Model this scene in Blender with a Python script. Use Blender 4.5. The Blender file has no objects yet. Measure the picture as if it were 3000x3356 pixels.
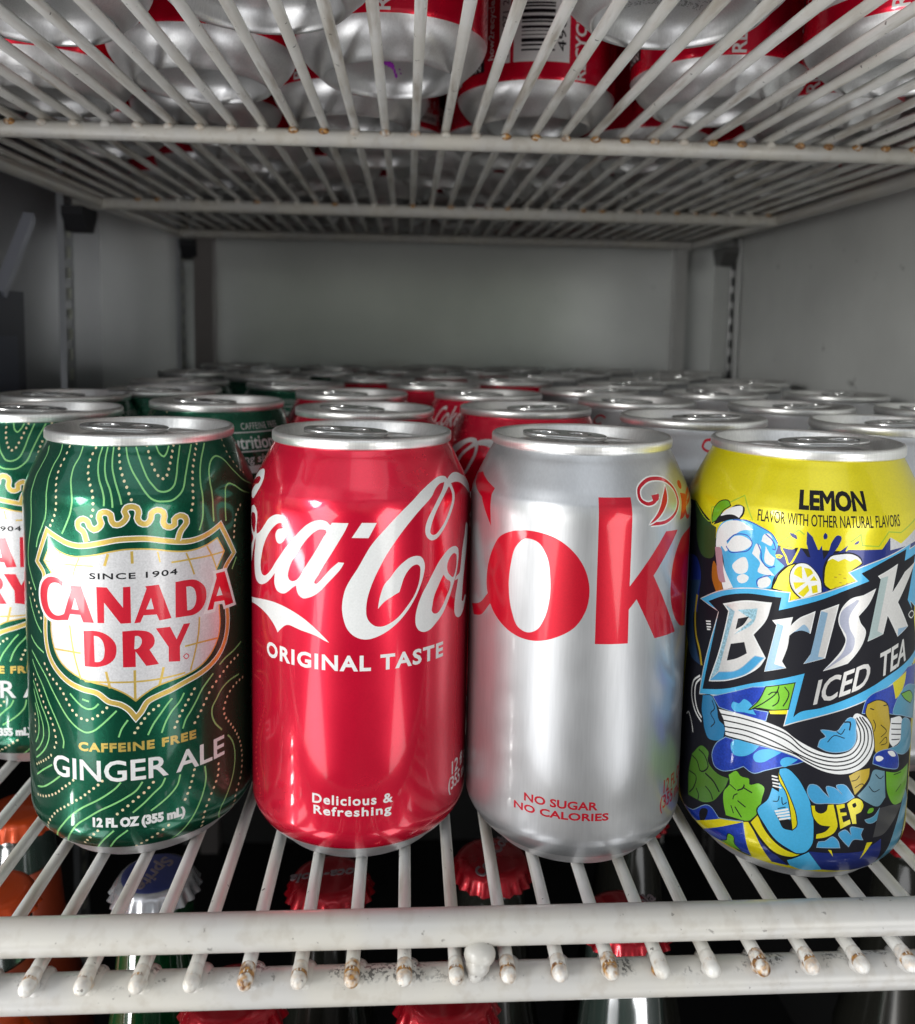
import bpy, math, random
import numpy as np
from mathutils import Vector, Matrix
from mathutils.geometry import delaunay_2d_cdt

random.seed(7)
MM = 0.001
scene = bpy.context.scene
COL = scene.collection

# ------------------------------------------------------------------ camera
cam_d = bpy.data.cameras.new("camera")
cam = bpy.data.objects.new("camera", cam_d)
COL.objects.link(cam)
scene.camera = cam
PITCH, YAW, ROLL, CAM_H = 0.095768, 0.060583, 0.017900, 152.147
f_ = Vector((math.sin(YAW) * math.cos(PITCH), math.cos(YAW) * math.cos(PITCH), -math.sin(PITCH)))
r0 = f_.cross(Vector((0, 0, 1))).normalized()
u0 = r0.cross(f_)
r_ = math.cos(ROLL) * r0 + math.sin(ROLL) * u0
u_ = -math.sin(ROLL) * r0 + math.cos(ROLL) * u0
m = Matrix((r_, u_, -f_)).transposed().to_4x4()
m.translation = Vector((0, 0, CAM_H * MM))
cam.matrix_world = m
cam_d.sensor_fit = 'HORIZONTAL'
cam_d.sensor_width = 36.0
cam_d.lens = 36.0 * 2800 / 3000
cam_d.shift_y = -(3356 / 2 - 1357.9) / 3000
cam_d.clip_start = 0.01
cam_d.clip_end = 50
cam_d.dof.use_dof = True
cam_d.dof.focus_distance = 0.235
cam_d.dof.aperture_fstop = 18

# ------------------------------------------------------------------ light
world = bpy.data.worlds.new("World")
scene.world = world
world.use_nodes = True
wt = world.node_tree
wt.nodes.clear()
wo = wt.nodes.new("ShaderNodeOutputWorld")
wb = wt.nodes.new("ShaderNodeBackground")
tc = wt.nodes.new("ShaderNodeTexCoord")
sx = wt.nodes.new("ShaderNodeSeparateXYZ")
rp = wt.nodes.new("ShaderNodeValToRGB")
mr = wt.nodes.new("ShaderNodeMapRange")
mr.inputs[1].default_value = -1
wt.links.new(tc.outputs["Generated"], sx.inputs[0])
wt.links.new(sx.outputs[2], mr.inputs[0])
wt.links.new(mr.outputs[0], rp.inputs[0])
els = rp.color_ramp.elements
els[0].position = 0.0; els[0].color = (0.17, 0.17, 0.17, 1)
els[1].position = 1.0; els[1].color = (0.75, 0.82, 0.9, 1)
for p, c in ((0.40, (0.22, 0.2, 0.19, 1)), (0.47, (0.18, 0.2, 0.12, 1)), (0.53, (0.55, 0.62, 0.5, 1)), (0.6, (0.8, 0.86, 0.92, 1))):
    e = els.new(p); e.color = c
nz = wt.nodes.new("ShaderNodeTexNoise"); nz.inputs["Scale"].default_value = 2.2
nr = wt.nodes.new("ShaderNodeMapRange"); nr.inputs[1].default_value = .4; nr.inputs[2].default_value = .62; nr.inputs[3].default_value = .35; nr.inputs[4].default_value = 1.25
wt.links.new(tc.outputs["Generated"], nz.inputs[0]); wt.links.new(nz.outputs[0], nr.inputs[0])
wm = wt.nodes.new("ShaderNodeVectorMath"); wm.operation = 'SCALE'
wt.links.new(rp.outputs[0], wm.inputs[0]); wt.links.new(nr.outputs[0], wm.inputs["Scale"])
sd = wt.nodes.new("ShaderNodeMapRange"); sd.inputs[1].default_value = -1; sd.inputs[2].default_value = .8; sd.inputs[3].default_value = 1.5; sd.inputs[4].default_value = .25
wt.links.new(sx.outputs[0], sd.inputs[0])
wn = wt.nodes.new("ShaderNodeVectorMath"); wn.operation = 'SCALE'
wt.links.new(wm.outputs[0], wn.inputs[0]); wt.links.new(sd.outputs[0], wn.inputs["Scale"])
wt.links.new(wn.outputs[0], wb.inputs[0])
wb.inputs[1].default_value = 0.8
wt.links.new(wb.outputs[0], wo.inputs[0])


def area(name, loc, target, sx_, sy_, power, col=(1, 1, 1)):
    d = bpy.data.lights.new(name, 'AREA')
    d.shape = 'RECTANGLE'
    d.size = sx_ * MM; d.size_y = sy_ * MM
    d.energy = power; d.color = col
    o = bpy.data.objects.new(name, d)
    COL.objects.link(o)
    o.location = Vector(loc) * MM
    v = (Vector(target) - Vector(loc))
    o.rotation_euler = v.to_track_quat('-Z', 'Z').to_euler()
    return o


area("daylight_doorway", (-1750, -1450, 560), (20, 350, 90), 420, 520, 21, (1.0, 0.985, 0.95))
area("daylight_overhead", (250, -900, 1300), (30, 250, 60), 1100, 700, 2.2, (0.93, 0.97, 1.0))
area("wall_fill", (-2050, -2500, -250), (40, 500, 150), 1500, 1300, 36, (1.0, 0.985, 0.95))  # pair of fill lamps added to brighten the cabinet walls, centre left dark
area("wall_fill", (1650, -2600, -250), (40, 500, 150), 1000, 1300, 24, (1.0, 0.985, 0.95))
area("sunlit_ground", (-2300, -2000, -2300), (20, 380, 200), 2000, 2000, 44, (0.98, 0.99, 1.0))
area("sunlit_ground", (1900, -2000, -2300), (20, 380, 200), 1500, 2000, 26, (0.98, 0.99, 1.0))
area("cabinet_light_tube", (-192, 178, 52), (0, 235, 52), 11, 104, 0.085, (1.0, 0.99, 0.96))
for i in range(7):
    area("cabinet_light_diode", (-192, 178, -22 - 14 * i), (0, 235, -22 - 14 * i), 10, 8, 0.011, (1.0, 0.99, 0.96))

vs = scene.view_settings
vs.view_transform = 'Standard'; vs.look = 'None'; vs.exposure = -0.04; vs.gamma = 1.0
vs.use_curve_mapping = False
cy = scene.cycles
cy.use_denoising = True
cy.max_bounces = 8; cy.glossy_bounces = 5; cy.transmission_bounces = 6; cy.diffuse_bounces = 3
cy.caustics_reflective = False; cy.caustics_refractive = False
cy.sample_clamp_indirect = 4.0


# ------------------------------------------------------------------ helpers
def tagp(o, label=None, cat=None, group=None, kind=None):
    if label: o["label"] = label
    if cat: o["category"] = cat
    if group: o["group"] = group
    if kind: o["kind"] = kind
    return o


def empty(name, loc=(0, 0, 0), rz=0.0):
    o = bpy.data.objects.new(name, None)
    o.empty_display_size = 0.02
    COL.objects.link(o)
    o.location = Vector(loc) * MM
    o.rotation_euler = (0, 0, rz)
    return o


def copy_tree(o, parent=None):
    c = o.copy(); COL.objects.link(c)
    if parent: c.parent = parent
    for ch in list(o.children):
        copy_tree(ch, c)
    return c


class MB:
    def __init__(s):
        s.v = []; s.f = []; s.m = []; s.a = []

    def add(s, vs_, fs, mi=0, att=None):
        b = len(s.v)
        s.v.extend(vs_); s.f.extend([tuple(i + b for i in f) for f in fs]); s.m.extend([mi] * len(fs))
        s.a.extend(att if att is not None else [0.0] * len(vs_))

    def lathe(s, prof, n=48, c=(0, 0, 0), mi=0, att=0.0, wob=None):
        V = []; F = []
        for k, (z, r) in enumerate(prof):
            for i in range(n):
                a = 2 * math.pi * i / n
                rr = r if wob is None else r * wob(k, a)
                V.append((c[0] + rr * math.sin(a), c[1] - rr * math.cos(a), c[2] + z))
        for k in range(len(prof) - 1):
            for i in range(n):
                j = (i + 1) % n
                F.append((k * n + i, k * n + j, (k + 1) * n + j, (k + 1) * n + i))
        s.add(V, F, mi, [att] * len(V))

    def tube(s, p, q, r, n=12, cap=True, rings=1, att=None, round_cap=False):
        p = Vector(p); q = Vector(q); d = (q - p); L = d.length; d.normalize()
        a = d.orthogonal().normalized(); b = d.cross(a)
        st = [(t / rings * L, r) for t in range(rings + 1)]
        if round_cap:
            st = [(-r * math.sin(x) , r * math.cos(x)) for x in (1.45, 1.1, .7, .35)] + st + [(L + r * math.sin(x), r * math.cos(x)) for x in (.35, .7, 1.1, 1.45)]
        V = []; A = []; F = []
        for t, rr in st:
            for i in range(n):
                w = 2 * math.pi * i / n
                V.append(tuple(p + d * t + (a * math.cos(w) + b * math.sin(w)) * rr))
                A.append(att(t, L) if att else 0.0)
        for k in range(len(st) - 1):
            for i in range(n):
                j = (i + 1) % n
                F.append((k * n + i, k * n + j, (k + 1) * n + j, (k + 1) * n + i))
        if cap:
            F.append(tuple(range(n - 1, -1, -1))); F.append(tuple((len(st) - 1) * n + i for i in range(n)))
        s.add(V, F, 0, A)

    def box(s, lo, hi, mi=0):
        x0, y0, z0 = lo; x1, y1, z1 = hi
        V = [(x, y, z) for z in (z0, z1) for y in (y0, y1) for x in (x0, x1)]
        F = [(0, 2, 3, 1), (4, 5, 7, 6), (0, 1, 5, 4), (2, 6, 7, 3), (0, 4, 6, 2), (1, 3, 7, 5)]
        s.add(V, F, mi)

    def ell(s, c, r, n=12, m_=8, att=0.0):
        V = []; F = []
        for k in range(1, m_):
            t = math.pi * k / m_
            for i in range(n):
                w = 2 * math.pi * i / n
                V.append((c[0] + r[0] * math.sin(t) * math.cos(w), c[1] + r[1] * math.sin(t) * math.sin(w), c[2] + r[2] * math.cos(t)))
        top = len(V); V.append((c[0], c[1], c[2] + r[2])); bot = len(V); V.append((c[0], c[1], c[2] - r[2]))
        for k in range(m_ - 2):
            for i in range(n):
                j = (i + 1) % n
                F.append((k * n + i, (k + 1) * n + i, (k + 1) * n + j, k * n + j))
        for i in range(n):
            j = (i + 1) % n
            F.append((top, i, j)); F.append((bot, (m_ - 2) * n + j, (m_ - 2) * n + i))
        s.add(V, F, 0, [att] * len(V))

    def build(s, name, mats, parent=None, smooth=True, loc=None):
        me = bpy.data.meshes.new(name)
        me.from_pydata([(x * MM, y * MM, z * MM) for x, y, z in s.v], [], s.f)
        if not isinstance(mats, (list, tuple)): mats = [mats]
        for m_ in mats: me.materials.append(m_)
        me.polygons.foreach_set("material_index", s.m)
        me.polygons.foreach_set("use_smooth", [smooth] * len(s.f))
        if any(s.a):
            at = me.attributes.new("rust", 'FLOAT', 'POINT')
            at.data.foreach_set("value", s.a)
        me.update()
        if smooth:
            try: me.set_sharp_from_angle(angle=math.radians(50))
            except Exception: pass
        o = bpy.data.objects.new(name, me)
        COL.objects.link(o)
        if parent: o.parent = parent
        if loc: o.location = Vector(loc) * MM
        return o


# ------------------------------------------------------------------ materials
def nodes(name):
    mt = bpy.data.materials.new(name); mt.use_nodes = True
    nt = mt.node_tree
    return mt, nt, nt.nodes["Principled BSDF"]


def paint(name, col, metal=0.6, rough=0.3, coat=0.4, grain=0.05, bump=0.02, brushed=False, spec=.5):
    """printed lacquer over aluminium: fine grain in colour and gloss"""
    mt, nt, b = nodes(name)
    N = nt.nodes.new; L = nt.links.new
    t = N("ShaderNodeTexCoord")
    n1 = N("ShaderNodeTexNoise"); n1.inputs["Scale"].default_value = 1900; n1.inputs["Detail"].default_value = 2
    mp = N("ShaderNodeMapping"); L(t.outputs["Object"], mp.inputs[0]); L(mp.outputs[0], n1.inputs[0])
    if brushed: mp.inputs["Scale"].default_value = (1, 1, .06)
    mr1 = N("ShaderNodeMapRange"); mr1.inputs[1].default_value = .3; mr1.inputs[2].default_value = .7
    mr1.inputs[3].default_value = 1 - grain; mr1.inputs[4].default_value = 1 + grain
    L(n1.outputs[0], mr1.inputs[0])
    sc = N("ShaderNodeVectorMath"); sc.operation = 'SCALE'; sc.inputs[0].default_value = col
    L(mr1.outputs[0], sc.inputs["Scale"])
    L(sc.outputs[0], b.inputs["Base Color"])
    n2 = N("ShaderNodeTexNoise"); n2.inputs["Scale"].default_value = 60; n2.inputs["Detail"].default_value = 5
    L(t.outputs["Object"], n2.inputs[0])
    mr2 = N("ShaderNodeMapRange"); mr2.inputs[1].default_value = .3; mr2.inputs[2].default_value = .7
    mr2.inputs[3].default_value = rough - .02; mr2.inputs[4].default_value = rough + .03
    L(n2.outputs[0], mr2.inputs[0]); L(mr2.outputs[0], b.inputs["Roughness"])
    b.inputs["Metallic"].default_value = metal
    b.inputs["Coat Weight"].default_value = coat
    b.inputs["Specular IOR Level"].default_value = spec
    b.inputs["Coat Roughness"].default_value = 0.07
    bm = N("ShaderNodeBump"); bm.inputs["Strength"].default_value = bump; bm.inputs["Distance"].default_value = .0002
    n3 = N("ShaderNodeTexNoise"); n3.inputs["Scale"].default_value = 900; n3.inputs["Detail"].default_value = 3
    L(mp.outputs[0], n3.inputs[0]); L(n3.outputs[0], bm.inputs["Height"]); L(bm.outputs[0], b.inputs["Normal"])
    return mt


def aluminium(name, col=(.80, .80, .80), rough=.24, scratch=.25):
    mt = paint(name, col, .84, rough, 0.0, .06, scratch, brushed=True)
    return mt


def enamel(name, col=(.54, .53, .515), rough=.33, specks=.5, rusty=True, mildew=0.0, stain=.22):
    """white epoxy-coated wire: yellowed, stained, chipped, rust where the welds are"""
    mt, nt, b = nodes(name)
    N = nt.nodes.new; L = nt.links.new
    t = N("ShaderNodeTexCoord")

    def noise(scale, det=4, stretch=None, lo=.4, hi=.6):
        n = N("ShaderNodeTexNoise"); n.inputs["Scale"].default_value = scale; n.inputs["Detail"].default_value = det
        if stretch:
            mp = N("ShaderNodeMapping"); mp.inputs["Scale"].default_value = stretch
            L(t.outputs["Object"], mp.inputs[0]); L(mp.outputs[0], n.inputs[0])
        else:
            L(t.outputs["Object"], n.inputs[0])
        r = N("ShaderNodeMapRange"); r.inputs[1].default_value = lo; r.inputs[2].default_value = hi
        L(n.outputs[0], r.inputs[0]); return r.outputs[0]

    def mix(fac, a, bcol, amt=1.0):
        x = N("ShaderNodeMix"); x.data_type = 'RGBA'
        if amt != 1.0:
            mm = N("ShaderNodeMath"); mm.operation = 'MULTIPLY'; mm.inputs[1].default_value = amt
            L(fac, mm.inputs[0]); fac = mm.outputs[0]
        L(fac, x.inputs[0])
        if isinstance(a, tuple): x.inputs[6].default_value = a + (1,)
        else: L(a, x.inputs[6])
        if isinstance(bcol, tuple): x.inputs[7].default_value = bcol + (1,)
        else: L(bcol, x.inputs[7])
        return x.outputs[2]

    c = mix(noise(35, 4), col, (.62, .585, .50), .45)
    c = mix(noise(210, 5, (1, .10, 1), .51, .66), c, (.30, .24, .17), stain)
    c = mix(noise(420, 3, None, .70, .73), c, (.045, .035, .03), specks)
    if mildew:
        ge = N("ShaderNodeNewGeometry"); sp = N("ShaderNodeSeparateXYZ"); L(ge.outputs["Normal"], sp.inputs[0])
        up = N("ShaderNodeMapRange"); up.inputs[1].default_value = .60; up.inputs[2].default_value = .85; L(sp.outputs[2], up.inputs[0])
        n_a = noise(95, 4, None, .50, .57); n_b = noise(1100, 3, None, .51, .535)
        m1 = N("ShaderNodeMath"); m1.operation = 'MULTIPLY'; L(up.outputs[0], m1.inputs[0]); L(n_a, m1.inputs[1])
        m2 = N("ShaderNodeMath"); m2.operation = 'MULTIPLY'; L(m1.outputs[0], m2.inputs[0]); L(n_b, m2.inputs[1])
        c = mix(m2.outputs[0], c, (.012, .012, .014), mildew)
    if rusty:
        at = N("ShaderNodeAttribute"); at.attribute_name = "rust"
        rn = noise(500, 5, None, .36, .62)
        mu = N("ShaderNodeMath"); mu.operation = 'MULTIPLY'; L(at.outputs["Fac"], mu.inputs[0]); L(rn, mu.inputs[1])
        mu2 = N("ShaderNodeMath"); mu2.operation = 'MULTIPLY'; mu2.use_clamp = True; L(mu.outputs[0], mu2.inputs[0]); mu2.inputs[1].default_value = 1.6
        rc = mix(noise(900, 3), (.50, .25, .055), (.15, .06, .02))
        c = mix(mu2.outputs[0], c, rc)
    L(c, b.inputs["Base Color"])
    b.inputs["Roughness"].default_value = rough
    b.inputs["Coat Weight"].default_value = .25; b.inputs["Coat Roughness"].default_value = .2
    bm = N("ShaderNodeBump"); bm.inputs["Strength"].default_value = .25; bm.inputs["Distance"].default_value = .0004
    L(noise(140, 3, None, 0, 1), bm.inputs["Height"]); L(bm.outputs[0], b.inputs["Normal"])
    return mt


def plain(name, col, metal=0, rough=.5, trans=0.0, coat=0.0, bumpscale=0, bump=.1, ior=1.5):
    mt, nt, b = nodes(name)
    N = nt.nodes.new; L = nt.links.new
    t = N("ShaderNodeTexCoord"); n = N("ShaderNodeTexNoise"); n.inputs["Scale"].default_value = 25; n.inputs["Detail"].default_value = 6
    L(t.outputs["Object"], n.inputs[0])
    r = N("ShaderNodeMapRange"); r.inputs[3].default_value = .86; r.inputs[4].default_value = 1.12; L(n.outputs[0], r.inputs[0])
    s = N("ShaderNodeVectorMath"); s.operation = 'SCALE'; s.inputs[0].default_value = col; L(r.outputs[0], s.inputs["Scale"])
    L(s.outputs[0], b.inputs["Base Color"])
    b.inputs["Metallic"].default_value = metal; b.inputs["Roughness"].default_value = rough
    b.inputs["Transmission Weight"].default_value = trans; b.inputs["Coat Weight"].default_value = coat
    b.inputs["IOR"].default_value = ior
    if bumpscale:
        n.inputs["Scale"].default_value = bumpscale
        bm = N("ShaderNodeBump"); bm.inputs["Strength"].default_value = bump; bm.inputs["Distance"].default_value = .001
        L(n.outputs[0], bm.inputs["Height"]); L(bm.outputs[0], b.inputs["Normal"])
    return mt


PAL = {}
def pal(k, col, **kw):
    kw.setdefault('coat', .5)
    PAL[k] = paint("print_" + k, col, **kw)
pal('green', (.003, .105, .056), metal=.75, rough=.27, coat=.6, grain=.14, bump=.16)
pal('lime', (.25, .62, .22), metal=.3, rough=.35)
pal('dot', (.80, .68, .42), metal=.3, rough=.35)
pal('gold', (.62, .44, .10), metal=.55, rough=.35, grain=.1)
pal('white', (.72, .73, .73), metal=.05, rough=.4, grain=.04)
pal('silver', (.60, .60, .62), metal=.3, rough=.4, grain=.1)
pal('red', (.58, .004, .025), metal=.35, rough=.38, coat=.45, grain=.06)
pal('cokered', (.76, .004, .040), metal=.5, rough=.25, coat=.8, grain=.05)
pal('bare', (.53, .54, .56), metal=.8, rough=.37, coat=.45, grain=.04, bump=.015, brushed=True)
pal('ink', (.006, .006, .009), metal=0, rough=.45, coat=.05, spec=.2)
pal('dietred', (.56, .003, .022), metal=.5, rough=.32, grain=.05)
pal('yellow', (.74, .645, .006), metal=.3, rough=.3, coat=.5)
pal('black', (.007, .007, .012), metal=0, rough=.5, coat=.05, spec=.2)
pal('navy', (.008, .022, .19), metal=.3, rough=.32)
pal('royal', (.008, .045, .42), metal=.45, rough=.3, grain=.2)
pal('blue', (.01, .05, .42), metal=.1, rough=.35)
pal('dblue', (.02, .05, .12), metal=.2, rough=.35)
pal('midblue', (.02, .20, .42), metal=.25, rough=.33)
pal('sky', (.06, .42, .74), metal=.25, rough=.33)
pal('sky2', (.05, .33, .62), metal=.25, rough=.33)
pal('sky3', (.07, .30, .46), metal=.25, rough=.33)
pal('steel', (.14, .28, .36), metal=.25, rough=.33)
pal('gray', (.05, .05, .055), metal=.2, rough=.35)
pal('ice', (.32, .55, .66), metal=.5, rough=.3, grain=.3)
pal('ice2', (.26, .42, .58), metal=.4, rough=.33)
pal('ice3', (.42, .52, .52), metal=.4, rough=.33)
pal('lav', (.34, .36, .46), metal=.4, rough=.33)
pal('silver2', (.68, .67, .66), metal=.45, rough=.33)
pal('green2', (.16, .46, .015), metal=.35, rough=.32)
pal('green3', (.07, .20, .02), metal=.3, rough=.35)
pal('leafdark', (.03, .07, .02), metal=.2, rough=.4)
pal('lime2', (.36, .50, .02), metal=.2, rough=.35)
pal('gold2', (.48, .34, .02), metal=.3, rough=.35)
pal('orange', (.35, .12, .01), metal=.2, rough=.4)
pal('pink', (.42, .25, .30), metal=.2, rough=.4)
PK = list(PAL)
ALU = aluminium("bare_aluminium", (.74, .74, .75), .40, .15)
ALU_LID = aluminium("lid_aluminium", (.88, .88, .87), .36, .3)
ALU_TAB = aluminium("tab_aluminium", (.70, .70, .70), .16, .1)
ENAMEL = enamel("white_enamel")
ENAMEL_FRONT = enamel("white_enamel_front_rail", mildew=.75)
ENAMEL_ROD = enamel("white_enamel_wire", (.84, .835, .81), .36, .75, stain=.6)

# ------------------------------------------------------------------ label geometry
R0 = 33.1
CIRC = 2 * math.pi * R0
PP = [(0, 23.8), (.5, 24.7), (1.5, 25.4), (3, 26.9), (5, 29.2), (7, 30.9), (9, 32.1), (11, 32.85), (13, 33.1), (101, 33.1), (103, 33.05), (106, 32.6), (108, 31.85), (110, 31.0), (112, 30.0), (114, 29.0), (117, 27.5), (118.6, 26.6), (119.6, 26.2)]
PZ = np.array([p[0] for p in PP], float); PR = np.array([p[1] for p in PP], float)


def _pchip():
    h = np.diff(PZ); d = np.diff(PR) / h; s = np.zeros(len(PZ))
    for i in range(1, len(PZ) - 1):
        if d[i - 1] * d[i] > 0:
            s[i] = 2 * d[i - 1] * d[i] / (d[i - 1] + d[i])
    s[0] = d[0]; s[-1] = d[-1]
    return s
PS = _pchip()


def prof(z):
    z = np.clip(np.asarray(z, float), PZ[0], PZ[-1])
    i = np.clip(np.searchsorted(PZ, z, side='right') - 1, 0, len(PZ) - 2)
    h = PZ[i + 1] - PZ[i]; t = (z - PZ[i]) / h
    h00 = 2 * t**3 - 3 * t**2 + 1; h10 = t**3 - 2 * t**2 + t; h01 = -2 * t**3 + 3 * t**2; h11 = t**3 - t**2
    r = h00 * PR[i] + h10 * h * PS[i] + h01 * PR[i + 1] + h11 * h * PS[i + 1]
    d00 = 6 * t**2 - 6 * t; d10 = 3 * t**2 - 4 * t + 1; d01 = -6 * t**2 + 6 * t; d11 = 3 * t**2 - 2 * t
    dr = (d00 * PR[i] + d01 * PR[i + 1]) / h + d10 * PS[i] + d11 * PS[i + 1]
    return r, dr


def smooth(pts, corner, closed, step=.9):
    """Catmull-Rom through the points; marked points stay sharp"""
    n = len(pts); P = [np.array(p, float) for p in pts]; out = []
    segs = n if closed else n - 1
    for i in range(segs):
        a, b = P[i], P[(i + 1) % n]
        ca, cb = corner[i], corner[(i + 1) % n]
        pa = P[i - 1] if (closed or i > 0) else None
        pb = P[(i + 2) % n] if (closed or i + 2 < n) else None
        L = np.hypot(*(b - a))
        def tang(p0, p1, p2):
            d1 = np.hypot(*(p1 - p0)) + 1e-6; d2 = np.hypot(*(p2 - p1)) + 1e-6
            return ((p1 - p0) / d1 * d2 + (p2 - p1) / d2 * d1) / (d1 + d2) * L
        ma = tang(pa, a, b) if (pa is not None and not ca) else (b - a)
        mb = tang(a, b, pb) if (pb is not None and not cb) else (b - a)
        if ca and cb: k = 1
        else: k = int(max(1, min(10, math.ceil(L / step))))
        for j in range(k):
            t = j / k
            out.append((2 * t**3 - 3 * t**2 + 1) * a + (t**3 - 2 * t**2 + t) * ma + (-2 * t**3 + 3 * t**2) * b + (t**3 - t**2) * mb)
    if not closed: out.append(P[-1])
    return np.array(out)


def offset(P, w, closed):
    n = len(P)
    if closed: d = np.roll(P, -1, 0) - P
    else:
        d = np.empty_like(P); d[:-1] = P[1:] - P[:-1]; d[-1] = d[-2]
    l = np.hypot(d[:, 0], d[:, 1]) + 1e-9; d = d / l[:, None]
    nn = np.stack([d[:, 1], -d[:, 0]], -1)
    if closed: prev = np.roll(nn, 1, 0)
    else: prev = np.vstack([nn[:1], nn[:-1]])
    m_ = nn + prev; q = (m_ * m_).sum(1); q = np.maximum(q, .9)
    return P + m_ * (2 * w / q)[:, None]


def sarea(P):
    x, y = P[:, 0], P[:, 1]
    return .5 * np.sum(x * np.roll(y, -1) - np.roll(x, -1) * y)


_font = {}
def text_loops(s, spacing=1.0, shear=0.0):
    key = (s, spacing, shear)
    if key in _font: return _font[key]
    cu = bpy.data.curves.new("lettering", 'FONT'); cu.body = s; cu.resolution_u = 3; cu.space_character = spacing; cu.shear = shear
    ob = bpy.data.objects.new("lettering", cu); COL.objects.link(ob)
    dg = bpy.context.evaluated_depsgraph_get(); dg.update()
    me = ob.evaluated_get(dg).to_mesh()
    nv = len(me.vertices); co = np.empty(nv * 3); me.vertices.foreach_get("co", co); co = co.reshape(-1, 3)[:, :2].copy()
    cnt = {}
    for p in me.polygons:
        vs_ = list(p.vertices)
        for a, b in zip(vs_, vs_[1:] + vs_[:1]): cnt[(a, b)] = cnt.get((a, b), 0) + 1
    nxt = {}
    for (a, b) in cnt:
        if (b, a) not in cnt: nxt.setdefault(a, []).append(b)
    loops = []
    while nxt:
        a = next(iter(nxt)); lp = []; c = a
        while c in nxt:
            lp.append(c); t = nxt[c].pop()
            if not nxt[c]: del nxt[c]
            c = t
            if c == a: break
        if len(lp) > 2: loops.append(co[lp])
    bpy.data.objects.remove(ob); bpy.data.curves.remove(cu)
    _font[key] = loops
    return loops


CAPH = None
def text_shape(s, bl, tr=None, w=None, h=None, br=None, tl=None, weight=.2, spacing=1.0):
    global CAPH
    if CAPH is None:
        q = np.vstack(text_loops("H")); CAPH = q[:, 1].max()
    lp = text_loops(s, spacing); A = np.vstack(lp); x0, x1 = A[:, 0].min(), A[:, 0].max()
    bl = np.array(bl, float)
    if br is not None: ex = np.array(br, float) - bl; ey = np.array(tl, float) - bl
    elif tr is not None: ex = np.array([tr[0] - bl[0], 0.]); ey = np.array([0., tr[1] - bl[1]])
    else: ex = np.array([w, 0.]); ey = np.array([0., h])
    g = weight * .5
    Lx = np.hypot(*ex); Ly = np.hypot(*ey)
    bl = bl + ex / Lx * g + ey / Ly * g; ex = ex * (1 - 2 * g / Lx); ey = ey * (1 - 2 * g / Ly)
    out = []
    for q in lp:
        u = (q[:, 0] - x0) / (x1 - x0); v = q[:, 1] / CAPH
        P = bl + u[:, None] * ex + v[:, None] * ey
        keep = [0]
        for i in range(1, len(P)):
            if np.hypot(*(P[i] - P[keep[-1]])) > .03: keep.append(i)
        P = P[keep]
        if len(P) > 2: out.append(offset(P, g, True) if weight else P)
    return out


def parse(lines):
    shapes = []
    for ln in lines:
        text = None
        if '"' in ln:
            text = ln[ln.index('"') + 1:ln.rindex('"')]; ln = ln[:ln.index('"')] + ln[ln.rindex('"') + 1:]
        t = ln.split(); kind, colr = t[0], t[1]
        i = 2; par = []
        if kind in 'LOGT': par = [float(t[2])]; i = 3
        if kind == 'D': par = [float(t[2]), float(t[3])]; i = 4
        loops = [[]]; cs = [[]]; wh = {}
        for q in t[i:]:
            if q == '|': loops.append([]); cs.append([]); continue
            if q[0] in 'wh': wh[q[0]] = float(q[1:]); continue
            c = q.endswith('!'); x, y = q.rstrip('!').split(',')
            loops[-1].append((float(x), float(y))); cs[-1].append(c)
        if kind == 'F':
            L = [smooth(l, c, True) for l, c in zip(loops, cs) if len(l) > 2]; shapes.append((colr, 'poly', L))
        elif kind == 'G':
            P = smooth(loops[0], cs[0], True); w = par[0]
            shapes.append((colr, 'poly', [offset(P, w if sarea(P) > 0 else -w, True)]))
        elif kind == 'O':
            P = smooth(loops[0], cs[0], True); w = par[0] / 2
            shapes.append((colr, 'poly', [offset(P, w, True), offset(P, -w, True)]))
        elif kind == 'L':
            P = smooth(loops[0], cs[0], False); w = par[0] / 2
            a = offset(P, w, False); b = offset(P, -w, False)
            shapes.append((colr, 'poly', [np.vstack([a, b[::-1]])]))
        elif kind == 'D':
            P = smooth(loops[0], cs[0], False, .4); d = np.hypot(*np.diff(P, axis=0).T); s_ = np.concatenate([[0], np.cumsum(d)])
            n = max(1, int(round(s_[-1] / par[1]))); T = np.linspace(0, s_[-1], n + 1)
            C = np.stack([np.interp(T, s_, P[:, 0]), np.interp(T, s_, P[:, 1])], -1)
            A = np.arange(8) * math.pi / 4 + .39
            shapes.append((colr, 'dots', [np.stack([c[0] + par[0] * np.cos(A), c[1] + par[0] * np.sin(A)], -1) for c in C]))
        elif kind == 'T':
            p = loops[0]; sp = 1.15 if text in ("ORIGINAL TASTE", "CAFFEINE FREE", "SINCE 1904", "Delicious &", "Refreshing") else 1.0
            if len(p) == 1: L = text_shape(text, p[0], w=wh['w'], h=wh['h'], weight=par[0], spacing=sp)
            elif len(p) == 2: L = text_shape(text, p[0], tr=p[1], weight=par[0], spacing=sp)
            else: L = text_shape(text, p[0], br=p[1], tl=p[2], weight=par[0], spacing=sp)
            shapes.append((colr, 'poly', L))
    return shapes


def inside(P, x, y):
    c = np.zeros(len(x), bool)
    X0, Y0 = P[:, 0], P[:, 1]; X1, Y1 = np.roll(X0, -1), np.roll(Y0, -1)
    for a, b, c2, d in zip(X0, Y0, X1, Y1):
        if b == d: continue
        m_ = (b > y) != (d > y)
        if m_.any():
            c ^= m_ & (x < (c2 - a) * (y - b) / (d - b) + a)
    return c


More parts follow.
